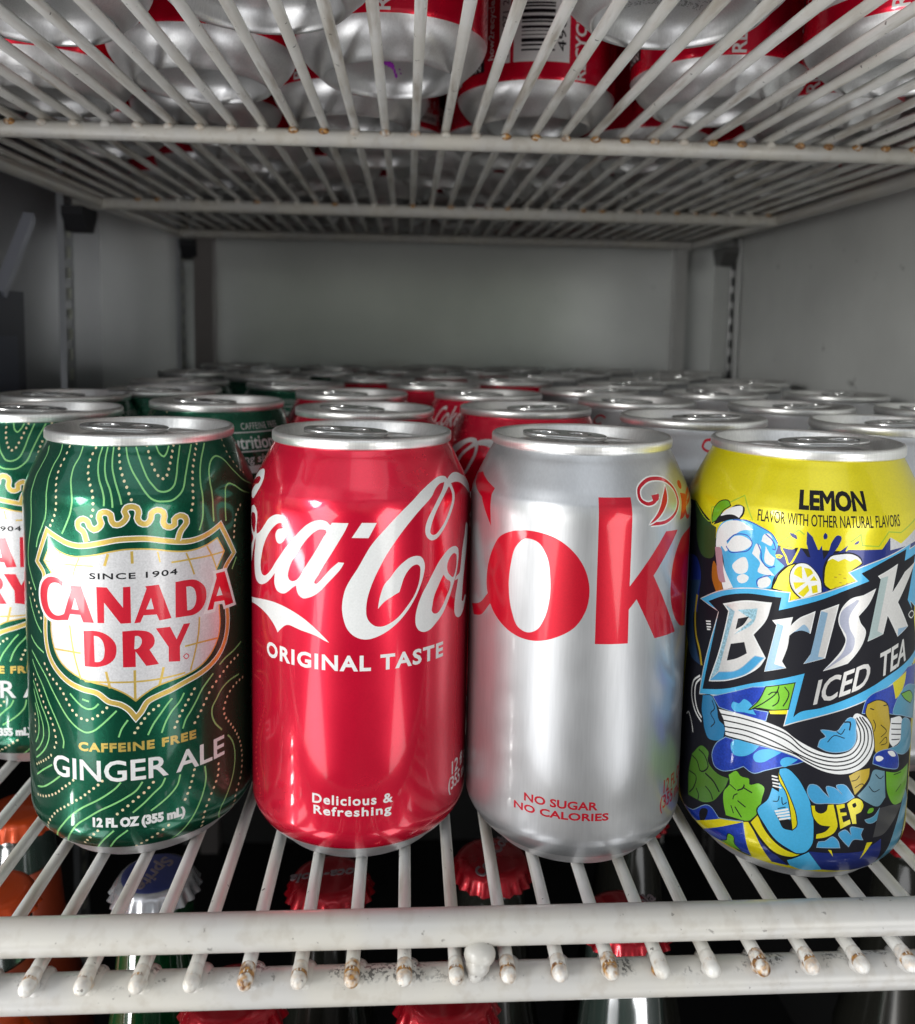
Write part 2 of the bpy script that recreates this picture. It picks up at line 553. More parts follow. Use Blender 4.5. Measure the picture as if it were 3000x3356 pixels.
NC = 120
def label_mesh(name, shapes, base, zlab, top_lab=None, bare='bare'):
    """can wall with its print: one planar partition of the unrolled wall, wrapped on the can's profile"""
    zt = PZ[-1]; hw = CIRC / 2
    V = []; Ed = []
    def addl(P, closed=True):
        P = np.array(P, float)
        b = len(V); V.extend([Vector((float(x), float(y))) for x, y in P]); n = len(P)
        Ed.extend([(b + i, b + i + 1) for i in range(n - 1)])
        if closed: Ed.append((b + n - 1, b))
    for _, k, L in shapes:
        for P in L: addl(P)
    us = np.linspace(-hw, hw, NC + 1)
    for x in us: addl([(x, zlab), (x, zt)], False)
    zs = sorted(set([zlab, zt] + [z for z in list(np.arange(99, 119.5, 1.15)) + [30, 55, 80] + list(np.arange(zlab + .8, 14.5, .9)) if zlab < z < zt]))
    for z in zs: addl([(-hw, z), (hw, z)], False)
    ov, oe, of, _a, _b, _c = delaunay_2d_cdt(V, Ed, [], 0, 1e-5, False)
    co = np.array([(p.x, p.y) for p in ov]); tri = np.array([f for f in of if len(f) == 3])
    cen = co[tri].mean(1); keep_ = (cen[:, 1] > zlab) & (cen[:, 1] < zt) & (np.abs(cen[:, 0]) < hw); tri = tri[keep_]; cen = cen[keep_]; mat = np.full(len(tri), PK.index(base)); 
    order = np.argsort(cen[:, 0]); cx = cen[order, 0]
    for colr, k, L in shapes:
        lo = min(P[:, 0].min() for P in L); hi = max(P[:, 0].max() for P in L)
        if k == 'dots':
            for P in L:
                i0, i1 = np.searchsorted(cx, (P[:, 0].min(), P[:, 0].max())); idx = order[i0:i1]
                c0 = P.mean(0); rr = np.hypot(*(P[0] - c0))
                sel = np.hypot(cen[idx, 0] - c0[0], cen[idx, 1] - c0[1]) < rr * .97
                mat[idx[sel]] = PK.index(colr)
            continue
        i0, i1 = np.searchsorted(cx, (lo, hi)); idx = order[i0:i1]
        ylo = min(P[:, 1].min() for P in L); yhi = max(P[:, 1].max() for P in L)
        idx = idx[(cen[idx, 1] >= ylo) & (cen[idx, 1] <= yhi)]
        c = np.zeros(len(idx), bool)
        for P in L: c ^= inside(P, cen[idx, 0], cen[idx, 1])
        mat[idx[c]] = PK.index(colr)
    r, dr = prof(co[:, 1]); th = co[:, 0] / R0
    X = np.stack([r * np.sin(th), -r * np.cos(th), np.clip(co[:, 1], zlab, zt)], -1)
    nl = np.sqrt(1 + dr**2); Nn = np.stack([np.sin(th) / nl, -np.cos(th) / nl, -dr / nl], -1)
    # weld the seam, orient outward
    a = co[tri]; s_ = (a[:, 1, 0] - a[:, 0, 0]) * (a[:, 2, 1] - a[:, 0, 1]) - (a[:, 2, 0] - a[:, 0, 0]) * (a[:, 1, 1] - a[:, 0, 1])
    ok = np.abs(s_) > 1e-9; tri = tri[ok]; mat = mat[ok]; s_ = s_[ok]
    tri[s_ < 0] = tri[s_ < 0][:, ::-1]
    # lower, unprinted wall + stand ring + dome, and the neck edge
    low = [(z, float(prof(z)[0])) for z in sorted(set([zlab - (zlab - .0) * k / 9 for k in range(10)]), reverse=True)]
    low = low + [(-.25, 23.3), (-.3, 22.9), (0.1, 22.3), (1.6, 21.6), (4.2, 21.0), (6.6, 18.6), (8.6, 15), (10.1, 10), (10.9, 5), (11.1, .01)]
    base_i = len(X); V2 = []; F2 = []
    for z, rr in low:
        for i in range(NC):
            t = us[i] / R0; V2.append((rr * math.sin(t), -rr * math.cos(t), z))
    for k in range(len(low) - 1):
        for i in range(NC):
            j = (i + 1) % NC
            F2.append((base_i + k * NC + i, base_i + (k + 1) * NC + i, base_i + (k + 1) * NC + j, base_i + k * NC + j))
    allv = np.vstack([X, np.array(V2)]) * MM
    me = bpy.data.meshes.new(name)
    faces = [tuple(int(q) for q in f) for f in tri] + F2
    me.from_pydata(allv.tolist(), [], faces)
    used = sorted(set(mat.tolist())); remap = {k: i for i, k in enumerate(used)}
    for k in used: me.materials.append(PAL[PK[k]])
    me.materials.append(ALU)
    me.polygons.foreach_set("material_index", [remap[k] for k in mat.tolist()] + [len(used)] * len(F2))
    me.polygons.foreach_set("use_smooth", [True] * len(faces))
    me.update()
    vn = np.zeros((len(allv), 3)); me.vertices.foreach_get("normal", vn.ravel()) if False else None
    tmp = np.empty(len(allv) * 3); me.vertex_normals.foreach_get("vector", tmp); vn = tmp.reshape(-1, 3).copy()
    vn[:len(X)] = Nn
    me.normals_split_custom_set_from_vertices(vn.tolist())
    return me


LABELS = {}
_cur = None
for _ln in """CAN 0
L lime .48 -38.8,118.2 -37.0,116.5 -37.2,113.6 -37.6,110.5 -37.0,107.7 -36.3,104.9 -35.8,101.8 -35.9,98.6 -37.1,94.5 -38.7,90.5 -39.3,87.1 -39.1,85.4 -37.7,83.0 -34.4,78.6
L lime .48 -30.2,119.2 -29.4,116.9 -30.3,113.7 -30.1,110.5 -29.2,107.8 -28.2,103.8 -28.4,100.7 -30.2,97.1 -32.2,94.0 -33.4,91.0
D dot .42 1.72 -26.2,118.9 -26.4,115.9 -27.0,112.8 -26.3,109.8 -25.1,107.0 -24.4,104.0 -24.6,102.1 -25.7,99.5 -26.6,98.0
L lime .48 -20.5,119.2 -20.5,116.7 -21.5,113.9 -21.2,110.8 -20.3,108.5 -19.3,105.6 -19.5,102.6 -20.9,99.1 -22.5,96.1
D dot .42 1.72 -15.5,119.0 -16.5,116.2 -16.3,113.1 -15.2,110.5 -13.7,107.8 -13.1,104.9 -13.1,102.9 -13.5,101.5
L lime .48 -13.2,119.3 -13.6,116.5 -13.2,113.4 -12.2,110.7 -11.0,108.4 -10.2,105.9 -10.2,104.2
L lime .48 -11.4,119.3 -11.5,116.5 -11.1,113.4 -10.3,111.1 -8.8,108.3 -8.1,105.9 -7.9,103.8
L lime .48 -9.4,119.3 -9.3,116.5 -9.0,114.2 -7.9,111.1 -6.8,108.4 -6.0,106.3 -5.6,104.6
D dot .42 1.72 -7.6,118.9 -7.0,115.8 -6.5,113.8 -5.5,111.3 -4.2,108.6 -3.6,107.0 -3.1,105.8
L lime .48 -5.3,119.3 -4.6,116.5 -3.2,113.4 -1.2,110.3 0.6,107.5 2.1,105.8 3.5,105.1 5.3,104.9 7.4,105.0 9.1,105.9 10.6,107.3 12.3,111.0 14.5,115.3 17.1,119.2
L lime .48 -2.1,119.3 -1.2,116.9 0.1,113.7 1.5,110.7 2.9,108.9 3.9,107.8 5.5,107.4 7.2,107.8 8.5,108.9 9.4,110.8 10.8,114.9 12.7,119.2
D dot .42 1.72 1.5,119.6 1.8,118.2 2.6,115.0 3.9,112.3 4.8,111.0 6.3,110.9 7.1,112.2 8.5,115.1 9.8,118.0 10.4,119.3
L lime .48 4.5,119.4 5.3,117.4 6.6,116.5 7.5,117.2 8.8,119.3
D dot .42 1.72 19.3,119.2 16.5,115.1 15.1,112.4 14.2,109.6 13.6,106.4 13.5,104.9 12.8,101.7
L lime .48 22.8,119.1 19.4,115.3 17.3,111.4 16.5,108.4 16.4,105.3 16.3,102.1 16.1,98.9 15.1,95.7
L lime .48 41.9,104.7 34.9,107.3 31.3,110.7 28.8,113.9 25.7,115.2 23.0,114.3 20.8,111.8 19.9,109.0 19.6,104.8 19.6,101.6 19.8,97.5
L lime .48 38.0,102.6 32.7,104.3 28.8,106.6 26.9,107.3 25.2,106.6 24.4,104.1 24.2,100.8 24.4,96.8
D dot .36 1.72 33.0,119.1 32.4,115.7 33.6,112.9 35.5,110.2 37.3,109.0
D dot .42 1.72 31.3,100.2 29.0,97.7 28.2,94.4 27.9,91.3
L lime .48 29.0,85.1 26.8,82.0
D dot .42 1.72 -39.0,79.7 -36.7,77.3 -34.7,74.7 -32.6,72.2 -31.9,71.1
L lime .48 -39.0,75.7 -37.4,73.0 -35.0,69.8 -31.9,67.0
L lime .48 -38.9,64.6 -35.9,63.0 -31.1,61.4
L lime .48 -38.5,60.3 -34.8,58.2 -30.5,54.9 -27.9,51.7 -25.0,48.0 -23.7,46.3 -21.2,43.6 -18.3,41.6 -16.5,41.0 -14.7,41.4 -12.1,43.3 -10.0,45.3 -7.9,47.4
L lime .48 -38.4,57.6 -35.5,54.9 -32.1,51.6 -29.1,47.1 -27.5,44.8 -25.8,42.1 -24.5,39.5 -23.8,37.4 -24.1,35.4
D dot .42 1.72 -30.8,58.3 -28.8,55.8 -26.2,53.9 -23.8,51.7 -22.0,49.0 -20.1,46.4 -18.9,45.4 -17.3,44.7 -15.7,44.6 -14.2,45.2 -12.9,46.1 -11.6,47.1 -10.5,48.3
D dot .42 1.72 -37.7,53.4 -35.3,51.2 -33.3,48.8 -31.4,46.2 -29.2,43.7 -27.7,41.0 -26.9,38.3 -26.7,36.4 -27.4,34.9
L lime .48 -38.1,51.5 -35.9,49.2 -33.3,45.8 -31.0,43.0 -29.7,40.0 -29.7,37.6 -31.1,34.3 -33.7,31.5 -37.5,28.8
L lime .48 -38.0,49.0 -35.4,44.9 -33.5,42.1 -32.4,39.3 -32.5,36.8 -34.5,33.5 -37.5,30.9
L lime .48 -37.3,45.2 -35.6,42.6 -34.9,39.4 -35.5,36.3 -37.6,33.4
L lime .48 -21.2,51.6 -19.0,49.5 -17.2,48.2 -15.6,47.7 -14.1,48.1 -12.7,49.4
L lime .48 -17.4,50.4 -15.4,49.9
D dot .36 1.72 -37.5,41.7 -37.5,36.5
D dot .42 1.72 -37.1,27.0 -33.8,28.9 -31.3,30.4 -29.0,32.2
L lime .48 -37.2,23.9 -33.1,26.7 -28.7,29.5
L lime .48 -37.0,20.4 -33.4,21.6 -29.4,24.0 -25.5,27.0
D dot .42 1.72 -37.0,17.9 -33.5,18.7 -29.6,20.3 -26.9,21.8 -24.5,23.8 -22.0,25.7 -20.9,26.7
D dot .42 1.72 -34.3,7.3 -30.3,12.9 -27.1,16.3 -23.5,18.7 -20.8,20.5 -18.1,22.3 -15.8,24.2 -13.3,26.2 -12.2,27.3
L lime .48 -31.4,5.9 -25.9,11.9 -22.5,15.7 -18.2,19.1 -13.6,21.7 -10.4,23.8 -8.3,25.5 -7.2,26.8
L lime .48 -26.1,6.3 -22.5,10.8 -20.0,13.9 -16.6,16.4 -13.1,18.7 -9.4,20.5 -6.0,22.3 -3.1,24.2 -1.5,26.4
D dot .42 1.72 -18.7,8.0 -15.6,11.1 -13.8,12.8
D dot .42 1.72 -8.3,17.7 -5.8,19.6 -3.4,21.6 -0.8,23.5 1.3,25.8
L lime .48 -15.3,6.3 -11.9,10.4 -9.3,12.9
L lime .48 -11.3,6.7 -8.6,10.4 -5.6,12.8
L lime .48 -4.2,17.8 -1.4,20.0 1.6,22.8 3.5,24.4 4.5,26.4
L lime .48 0.5,17.6 3.2,19.3 6.1,21.5 7.8,23.5 8.6,26.3
D dot .42 1.72 9.9,18.5 11.3,21.5 12.2,24.4 12.7,26.4
L lime .48 5.7,5.7 8.5,8.1 11.0,11.1 13.5,14.7 15.5,19.0 16.3,22.6 16.0,26.3
D dot .42 1.72 -3.7,6.5 -2.1,7.5 -0.6,8.4 2.3,10.3 5.2,12.2
D dot .42 1.72 15.9,7.4 15.6,11.7 17.6,16.3 19.6,19.8 20.6,22.4 20.7,25.1
L lime .48 32.7,-0.6 21.5,10.9 24.0,14.5 26.4,18.6 27.5,22.8 27.4,26.7 25.8,30.7 24.4,32.4
D dot .42 1.72 29.4,5.1 27.9,12.3 30.7,17.1 31.4,21.6 30.8,26.1 28.8,30.6 25.9,35.0 23.2,39.1 22.9,41.1 23.4,42.5 24.8,44.8 27.6,46.5 32.0,47.2
L lime .48 0.1,39.7 1.5,42.5 3.6,45.4 5.9,48.3 6.7,49.1
L lime .48 3.7,39.7 5.0,43.0 6.6,45.5 8.8,47.8 10.0,49.9
D dot .42 1.72 7.3,40.5 8.6,43.4 10.3,46.2 13.0,50.3
L lime .48 9.5,39.6 10.4,42.1 12.0,44.3 13.4,46.4 15.6,49.8 19.1,53.0
D dot .42 1.72 13.0,40.3 14.8,43.0 16.5,45.9 18.3,48.6 20.8,50.8 23.5,52.7 26.4,54.2 29.4,55.0
L lime .48 22.1,34.9 19.3,38.5 18.5,41.3 18.8,43.3 19.9,44.7 22.2,47.4 25.4,48.8 29.8,49.0
L lime .48 21.4,54.9 23.2,56.0 27.2,57.2 31.2,58.6
D dot .42 1.72 -1.6,43.3 -0.6,44.7 0.5,45.9 1.8,46.9 3.0,47.7
D dot .42 1.72 -3.3,40.8 -2.5,42.1
L lime .48 -7.5,39.8 -6.8,41.9 -5.0,44.6
F green -34.3,87.0! -28.5,97.1! -24.2,95.3 -20.8,94.1 -17.3,93.5 -15.1,93.7 -11.0,94.4 -7.0,95.2 -3.1,95.4 0.8,95.2 4.7,94.4 8.8,93.6 12.0,93.3 15.4,93.7 19.1,95.1 22.3,96.8! 28.6,86.6! 25.4,83.0 25.6,70.4 25.6,67.7 25.2,63.6 23.9,60.6 21.7,57.8 18.7,55.6 14.7,53.6 10.4,52.6 6.1,51.1 3.0,50.3 -1.6,46.5 -2.9,44.5! -5.9,48.2 -9.9,49.6 -12.9,51.7 -17.3,52.5 -21.6,54.4 -24.7,56.3 -27.3,58.6 -29.4,61.5 -30.7,64.9 -30.7,68.2 -30.4,71.5 -31.8,79.9!
O white 1.75 -29.9,84.1 -33.2,87.1! -28.1,96.5! -24.2,94.9 -20.9,93.7 -17.4,93.2 -15.2,93.4 -11.0,94.2 -7.0,95.0 -3.1,95.2 0.8,95.0 4.7,94.2 8.8,93.4 12.0,93.1 15.4,93.5 19.1,94.7 22.2,96.2! 27.9,86.7! 24.1,83.3 24.6,70.7 24.8,67.9 24.4,63.9 23.3,60.8 21.2,58.0 18.2,55.8 14.5,54.2 10.4,53.0 6.1,51.5 3.1,50.6 0.2,49.3 -1.6,46.5 -2.9,45.0! -4.9,47.7 -6.9,49.1 -9.9,50.0 -12.9,52.3 -17.3,53.3 -21.3,54.7 -24.4,56.6 -27.0,58.9 -28.8,61.6 -29.8,65.1 -30.0,68.3 -29.8,71.6 -30.7,80.1
O gold 1.25 -29.9,84.1 -33.2,87.1! -28.1,96.5! -24.2,94.9 -20.9,93.7 -17.4,93.2 -15.2,93.4 -11.0,94.2 -7.0,95.0 -3.1,95.2 0.8,95.0 4.7,94.2 8.8,93.4 12.0,93.1 15.4,93.5 19.1,94.7 22.2,96.2! 27.9,86.7! 24.1,83.3 24.6,70.7 24.8,67.9 24.4,63.9 23.3,60.8 21.2,58.0 18.2,55.8 14.5,54.2 10.4,53.0 6.1,51.5 3.1,50.6 0.2,49.3 -1.6,46.5 -2.9,45.0! -4.9,47.7 -6.9,49.1 -9.9,50.0 -12.9,52.3 -17.3,53.3 -21.3,54.7 -24.4,56.6 -27.0,58.9 -28.8,61.6 -29.8,65.1 -30.0,68.3 -29.8,71.6 -30.7,80.1
F silver -29.8,87.9! -26.8,92.6! -23.2,91.0 -19.8,90.2 -16.3,90.3 -13.1,90.8 -9.0,91.7 -5.1,92.3 -1.2,92.3 2.7,91.9 6.7,91.0 10.8,90.4 14.2,90.5 17.8,91.3 21.0,92.5! 23.6,88.1! 20.6,83.5! 21.5,71.1 21.7,67.7 21.1,63.7 19.5,60.6 17.2,58.1 14.2,56.2 10.4,55.0 6.1,54.2 2.5,53.3 -0.3,51.8 -2.9,49.9! -4.8,51.6 -7.8,53.4 -10.8,54.6 -13.9,55.3 -17.2,56.2 -20.7,57.8 -23.8,59.9 -25.9,62.6 -27.0,65.6 -27.5,68.8 -27.4,72.1 -28.3,80.5 -26.8,85.0!
L gold .4 -23.4,90.9 -25.3,87.8 -26.5,85.3
L gold .4 -17.3,89.9 -18.9,86.1 -19.6,83.1
L gold .4 -29.1,87.9 -25.0,87.8 -18.0,87.8 -13.4,87.8
L gold .75 -9.3,91.2 -10.3,87.9
L gold .75 -3.2,91.8 -3.1,88.4
L gold .4 3.4,91.2 4.0,88.2
L gold .5 11.1,89.9 12.1,87.3 13.4,83.4
L gold .5 7.0,87.8 11.9,87.9 18.5,87.9 23.6,88.0
L gold .5 17.4,90.8 19.1,87.6 20.6,83.7
L gold .5 14.8,70.8 14.5,66.6 13.6,62.0 11.9,55.9
L gold .5 10.4,63.3 14.6,63.4 20.9,63.1
L gold .5 -20.7,70.9 -20.2,66.6 -19.2,61.4 -17.6,56.0
L gold .5 -26.5,63.5 -21.8,63.6 -17.5,63.4
L gold .7 -10.5,58.5 -10.0,56.1 -9.5,53.8
L gold .7 -3.0,58.6 -3.0,50.1
L gold .7 4.5,58.5 3.9,55.7 3.3,53.6
L gold .5 -16.5,55.6 -9.8,55.5 -1.8,55.3 2.1,55.3 7.2,55.5 10.4,55.7
O gold .42 -29.8,87.9! -26.8,92.6! -23.2,91.0 -19.8,90.2 -16.3,90.3 -13.1,90.8 -9.0,91.7 -5.1,92.3 -1.2,92.3 2.7,91.9 6.7,91.0 10.8,90.4 14.2,90.5 17.8,91.3 21.0,92.5! 23.6,88.1! 20.6,83.5! 21.5,71.1 21.7,67.7 21.1,63.7 19.5,60.6 17.2,58.1 14.2,56.2 10.4,55.0 6.1,54.2 2.5,53.3 -0.3,51.8 -2.9,49.9! -4.8,51.6 -7.8,53.4 -10.8,54.6 -13.9,55.3 -17.2,56.2 -20.7,57.8 -23.8,59.9 -25.9,62.6 -27.0,65.6 -27.5,68.8 -27.4,72.1 -28.3,80.5 -26.8,85.0!
L white 1.9 -15.0,94.5 -16.1,97.4 -17.2,98.1 -17.4,99.6 -15.8,100.6 -14.5,99.9 -14.1,98.7 -12.9,97.8 -11.5,98.5 -10.9,99.6 -11.4,101.0 -11.0,102.3 -9.6,102.6 -8.4,101.9 -8.2,100.4 -7.5,99.3 -6.1,99.3 -4.9,100.2 -4.3,101.4 -4.8,102.7 -4.3,103.7 -3.1,104.0 -1.7,103.5 -1.3,102.1 -1.6,100.9 -0.9,99.5 0.6,99.1 1.8,100.5 2.0,101.9 3.4,102.7 5.0,102.0 5.3,100.8 5.0,99.4 5.5,98.2 6.8,97.7 8.0,98.3 8.0,99.7 9.5,100.6 11.0,99.9 11.3,98.4 10.5,97.3 9.8,96.5 8.8,93.7
L gold 1.35 -15.0,94.5 -16.1,97.4 -17.2,98.1 -17.4,99.6 -15.8,100.6 -14.5,99.9 -14.1,98.7 -12.9,97.8 -11.5,98.5 -10.9,99.6 -11.4,101.0 -11.0,102.3 -9.6,102.6 -8.4,101.9 -8.2,100.4 -7.5,99.3 -6.1,99.3 -4.9,100.2 -4.3,101.4 -4.8,102.7 -4.3,103.7 -3.1,104.0 -1.7,103.5 -1.3,102.1 -1.6,100.9 -0.9,99.5 0.6,99.1 1.8,100.5 2.0,101.9 3.4,102.7 5.0,102.0 5.3,100.8 5.0,99.4 5.5,98.2 6.8,97.7 8.0,98.3 8.0,99.7 9.5,100.6 11.0,99.9 11.3,98.4 10.5,97.3 9.8,96.5 8.8,93.7
G white .85 -22.8,81.5! -22.6,82.8! -24.0,83.6 -25.7,83.8 -27.2,83.7 -29.1,82.9 -30.8,81.4 -31.7,79.5 -31.9,77.3 -31.3,75.0 -29.9,73.1 -28.0,72.0 -25.6,71.7 -22.8,72.1 -21.2,72.3! -20.5,74.1! -17.3,74.1! -16.5,72.1! -13.5,72.1! -16.9,82.1! -20.2,82.1! -20.0,80.9! -22.2,73.9!
G white .9 17.3,72.1! 20.6,80.8! 20.4,82.2! 23.7,82.1! 27.4,71.7! 23.9,71.8! 23.4,73.5! 19.8,74.0! 19.3,72.0!
F red -22.8,81.5! -22.6,82.8! -24.0,83.6 -25.7,83.8 -27.2,83.7 -29.1,82.9 -30.8,81.4 -31.7,79.5 -31.9,77.3 -31.3,75.0 -29.9,73.1 -28.0,72.0 -25.6,71.7 -22.8,72.1 -21.2,72.3! -20.5,74.1! -17.3,74.1! -16.5,72.1! -13.5,72.1! -16.9,82.1! -20.2,82.1! -20.0,80.9! -22.5,73.9! -23.6,73.4 -25.2,73.1 -26.7,73.5 -27.9,74.6 -28.6,76.6 -28.6,78.7 -28.1,80.5 -27.0,81.8 -25.5,82.3 -24.1,82.2 | -18.9,78.7! -17.8,75.5! -20.0,75.5!
F red -12.6,82.1! -9.8,82.0! -5.7,76.3! -5.6,82.0! -3.7,82.1! -3.7,71.9! -6.4,71.9! -10.6,77.8! -10.7,72.1! -12.5,72.1!
F red -2.9,71.8! 0.4,81.2! 0.1,81.9! 3.6,82.0! 6.8,72.1! 3.6,71.9! 2.9,73.7! -0.5,73.8! -1.3,71.9! | 1.5,78.5! 2.2,75.3! 0.2,75.4!
F red 8.0,82.1! 11.2,82.2 13.4,81.9 15.2,80.8 16.7,79.0 17.1,76.9 16.7,74.8 15.4,72.9 13.3,71.9 10.6,71.9 7.9,72.0! | 11.0,80.3! 12.2,80.2 13.3,79.3 13.8,77.6 13.8,75.6 13.1,74.0 12.2,73.5 11.2,73.5!
F red 17.3,72.1! 20.6,80.8! 20.4,82.2! 23.7,82.1! 27.4,71.7! 23.9,71.8! 23.4,73.5! 19.8,74.0! 19.3,72.0! | 21.7,78.1! 22.8,75.3! 20.5,75.5!
F red -16.5,69.7! -13.6,69.9 -11.1,69.4 -9.1,68.1 -7.7,65.9 -7.6,64.2 -8.2,62.1 -9.9,60.6 -12.1,59.9 -16.4,59.8! | -13.6,68.5! -12.4,68.3 -11.3,67.2 -10.8,65.5 -10.8,63.6 -11.3,61.9 -12.3,61.2 -13.5,61.2!
F red -6.0,69.7! -1.6,69.7 0.8,69.0 1.9,67.9 2.3,66.4 1.9,64.9 0.9,64.0! 3.3,59.6! 0.0,59.5! -2.7,63.9! -2.7,59.5! -6.0,59.6! | -2.8,68.2! -1.8,68.1 -1.1,67.2 -1.1,66.1 -1.7,65.0 -2.6,64.5 -3.0,64.6!
F red 2.6,69.8! 6.4,69.7! 8.1,65.8! 10.1,69.8! 12.0,69.7! 9.0,63.7! 9.0,59.3! 5.9,59.8! 5.9,64.0!
O red .25 10.0,60.5 10.8,61.1 11.5,60.2 10.8,59.6
T ink .15 -14.5,84.2 8.6,85.9 "SINCE 1904"
T gold .35 -18.9,35.6 13.4,38.2 "CAFFEINE FREE"
T white .3 -28.1,27.1 23.0,33.1 "GINGER ALE"
T white .42 -15.2,13.8 9.9,16.6 "12 FL OZ (355 mL)"
CAN 1
F white -48.8,107.3 -48.1,108.6 -45.9,110.3 -42.7,111.5 -39.9,111.7 -38.1,110.9 -36.9,109.4 -37.0,107.5 -38.3,105.5 -40.0,104.1 -41.9,103.1 -44.4,103.3 -45.4,104.3 -43.8,105.9 -41.9,107.2 -39.8,107.7! -39.4,108.2 -39.1,109.0 -40.3,109.5 -42.9,109.3 -46.4,108.3
F white -45.6,98.5 -41.9,101.1 -39.2,101.3 -37.3,100.0 -37.2,97.6 -37.9,95.2 -37.7,93.6 -39.4,91.5 -41.9,88.0 -45.7,83.6 -46.8,86.8 -41.5,91.7 -45.0,93.4 | -44.8,97.6 -41.1,99.1 -39.2,98.9 -38.5,97.7 -38.9,95.4 -40.2,93.3 -42.4,93.8 -44.9,95.3
F white -38.2,93.2 -35.9,94.2 -34.0,95.5 -31.8,97.5 -29.8,99.4 -27.9,100.5 -25.9,101.2 -24.0,101.2 -22.5,100.5 -21.7,99.1 -21.6,97.4 -22.3,95.6 -23.4,93.9 -24.8,93.1 -25.9,93.3 -26.5,94.3 -26.6,95.6 -25.9,96.8 -24.6,97.4 -23.6,97.6! -23.2,97.9! -23.4,98.6 -24.3,99.0 -25.5,98.7 -27.2,97.6 -29.0,96.0 -31.0,93.7 -32.8,90.9 -34.0,88.0 -34.7,85.6 -34.6,83.9 -33.8,82.7 -32.4,82.5 -30.7,83.3 -28.7,85.0 -26.6,87.6 -24.6,89.9 -22.8,92.1 -21.1,93.9 -19.8,95.3 -18.5,96.7 -17.0,98.2 -15.4,99.6 -13.7,100.6 -12.2,101.1 -10.6,101.2 -9.4,100.8 -8.7,100.1 -8.4,100.0! -8.1,100.7! -3.6,100.7! -4.2,99.2 -6.2,95.6 -8.2,92.2 -10.4,88.7 -11.9,86.0 -13.0,84.2 -13.1,83.7 -12.6,83.5 -11.7,84.2 -10.1,86.0 -8.6,87.8 -6.3,89.9! -4.7,89.8! -5.5,88.3 -7.2,86.2 -9.3,83.9 -11.4,81.6 -13.2,80.2 -14.9,79.4 -16.5,79.0 -18.0,79.8 -18.6,81.0 -18.8,82.3! -19.8,81.7 -21.2,80.5 -22.9,79.4 -24.7,79.2 -26.3,79.8 -27.1,81.2 -27.2,82.7 -26.9,84.4! -28.7,82.6 -31.1,80.8 -33.9,79.6 -36.4,79.4 -38.4,80.0 -39.6,81.5 -40.1,83.9 -39.9,87.6 -39.0,90.0 | -10.6,98.7 -9.8,98.6 -9.6,98.0 -10.4,96.7 -11.9,94.0 -13.7,91.1 -16.1,87.5 -17.5,85.2 -18.8,83.8 -20.1,83.3 -21.2,83.6 -21.7,84.6 -21.4,86.1 -20.6,88.2 -19.0,90.7 -17.0,93.5 -14.9,96.1 -12.8,98.0 -11.7,98.6
F white -0.0,100.8! 4.0,100.7! 1.8,96.6! -2.7,96.7!
F white 28.4,111.3 26.2,111.4 23.8,110.9 20.8,109.8 17.4,108.1 14.0,105.8 11.1,103.6 8.4,101.1 5.9,98.5 3.7,96.1 2.0,93.8 0.8,91.7 -1.0,88.4 -3.0,85.2 -4.2,82.9 -5.0,79.9 -5.2,76.7 -4.8,74.2 -3.8,71.5 -2.3,69.8 -0.4,68.8 1.6,68.5 3.7,68.9 6.4,70.0 9.6,72.1 12.5,74.9 15.1,78.4 17.0,82.0 18.1,85.3 18.4,87.4 18.0,89.0 17.1,90.2 15.9,90.6 13.9,90.5 11.7,89.4 9.5,87.5 7.8,85.3 6.3,83.7 5.3,81.2 4.8,79.1 4.5,76.9! 6.3,78.8 8.5,80.1 10.5,81.1! 11.0,82.6 11.7,84.7 13.1,86.9 14.5,88.0 15.9,88.2 16.8,87.4 16.9,85.7 16.5,83.0 15.1,79.7 12.7,76.6 10.3,74.1 7.9,72.6 5.8,71.9 3.9,72.1 2.4,73.2 1.5,74.8 1.3,76.7 1.5,79.3 2.3,82.4 3.8,86.2 5.0,88.6 6.2,90.9 8.3,94.1 10.7,97.3 13.8,100.8 16.7,103.5 19.5,105.5 21.2,106.7 23.3,108.5 25.5,109.5 27.9,109.7! 26.6,108.4 23.6,106.0 20.9,103.0 19.3,100.7 18.4,98.2 18.5,96.4 19.4,95.0 20.7,94.3 22.5,94.5 24.6,96.0 26.9,98.4 29.0,101.4 30.7,104.4 31.3,106.3 31.2,108.0 31.0,109.0! 34.1,109.0 37.5,108.1 40.3,106.4 44.3,104.3 47.8,106.2 47.1,107.5 41.4,110.0 37.5,111.3 33.7,111.4 31.1,110.8 29.9,110.3! 29.4,111.0 | 29.5,108.3 29.9,106.9 29.7,105.2 28.2,102.4 26.1,99.2 23.9,97.0 22.1,95.8 20.7,95.9 20.1,96.7 20.3,97.9 21.2,100.4 22.9,103.2 25.5,105.8 28.1,107.6
F white 31.4,90.7 33.0,89.7 33.5,87.5 33.0,84.9 31.8,81.6 30.9,80.2 29.7,78.2 27.9,75.3 25.5,72.3 23.0,70.3 20.4,68.7 18.3,68.5 16.7,69.3 15.7,70.9 15.5,73.1 16.1,76.1 17.5,79.3 19.6,82.4 21.8,85.5 23.5,87.6 25.4,89.2 27.4,90.4 29.7,90.9 | 30.6,88.8 32.0,88.1 32.3,86.0 31.7,83.4 30.4,81.8 28.8,82.7 27.4,84.4 27.3,86.2 28.3,87.8 | 25.7,83.5! 27.0,82.0 29.0,80.6 28.9,79.4 27.1,76.9 25.1,74.2 23.2,72.9 21.9,73.1 21.1,74.0 21.3,75.5 21.9,78.0 23.4,80.6 24.9,82.7
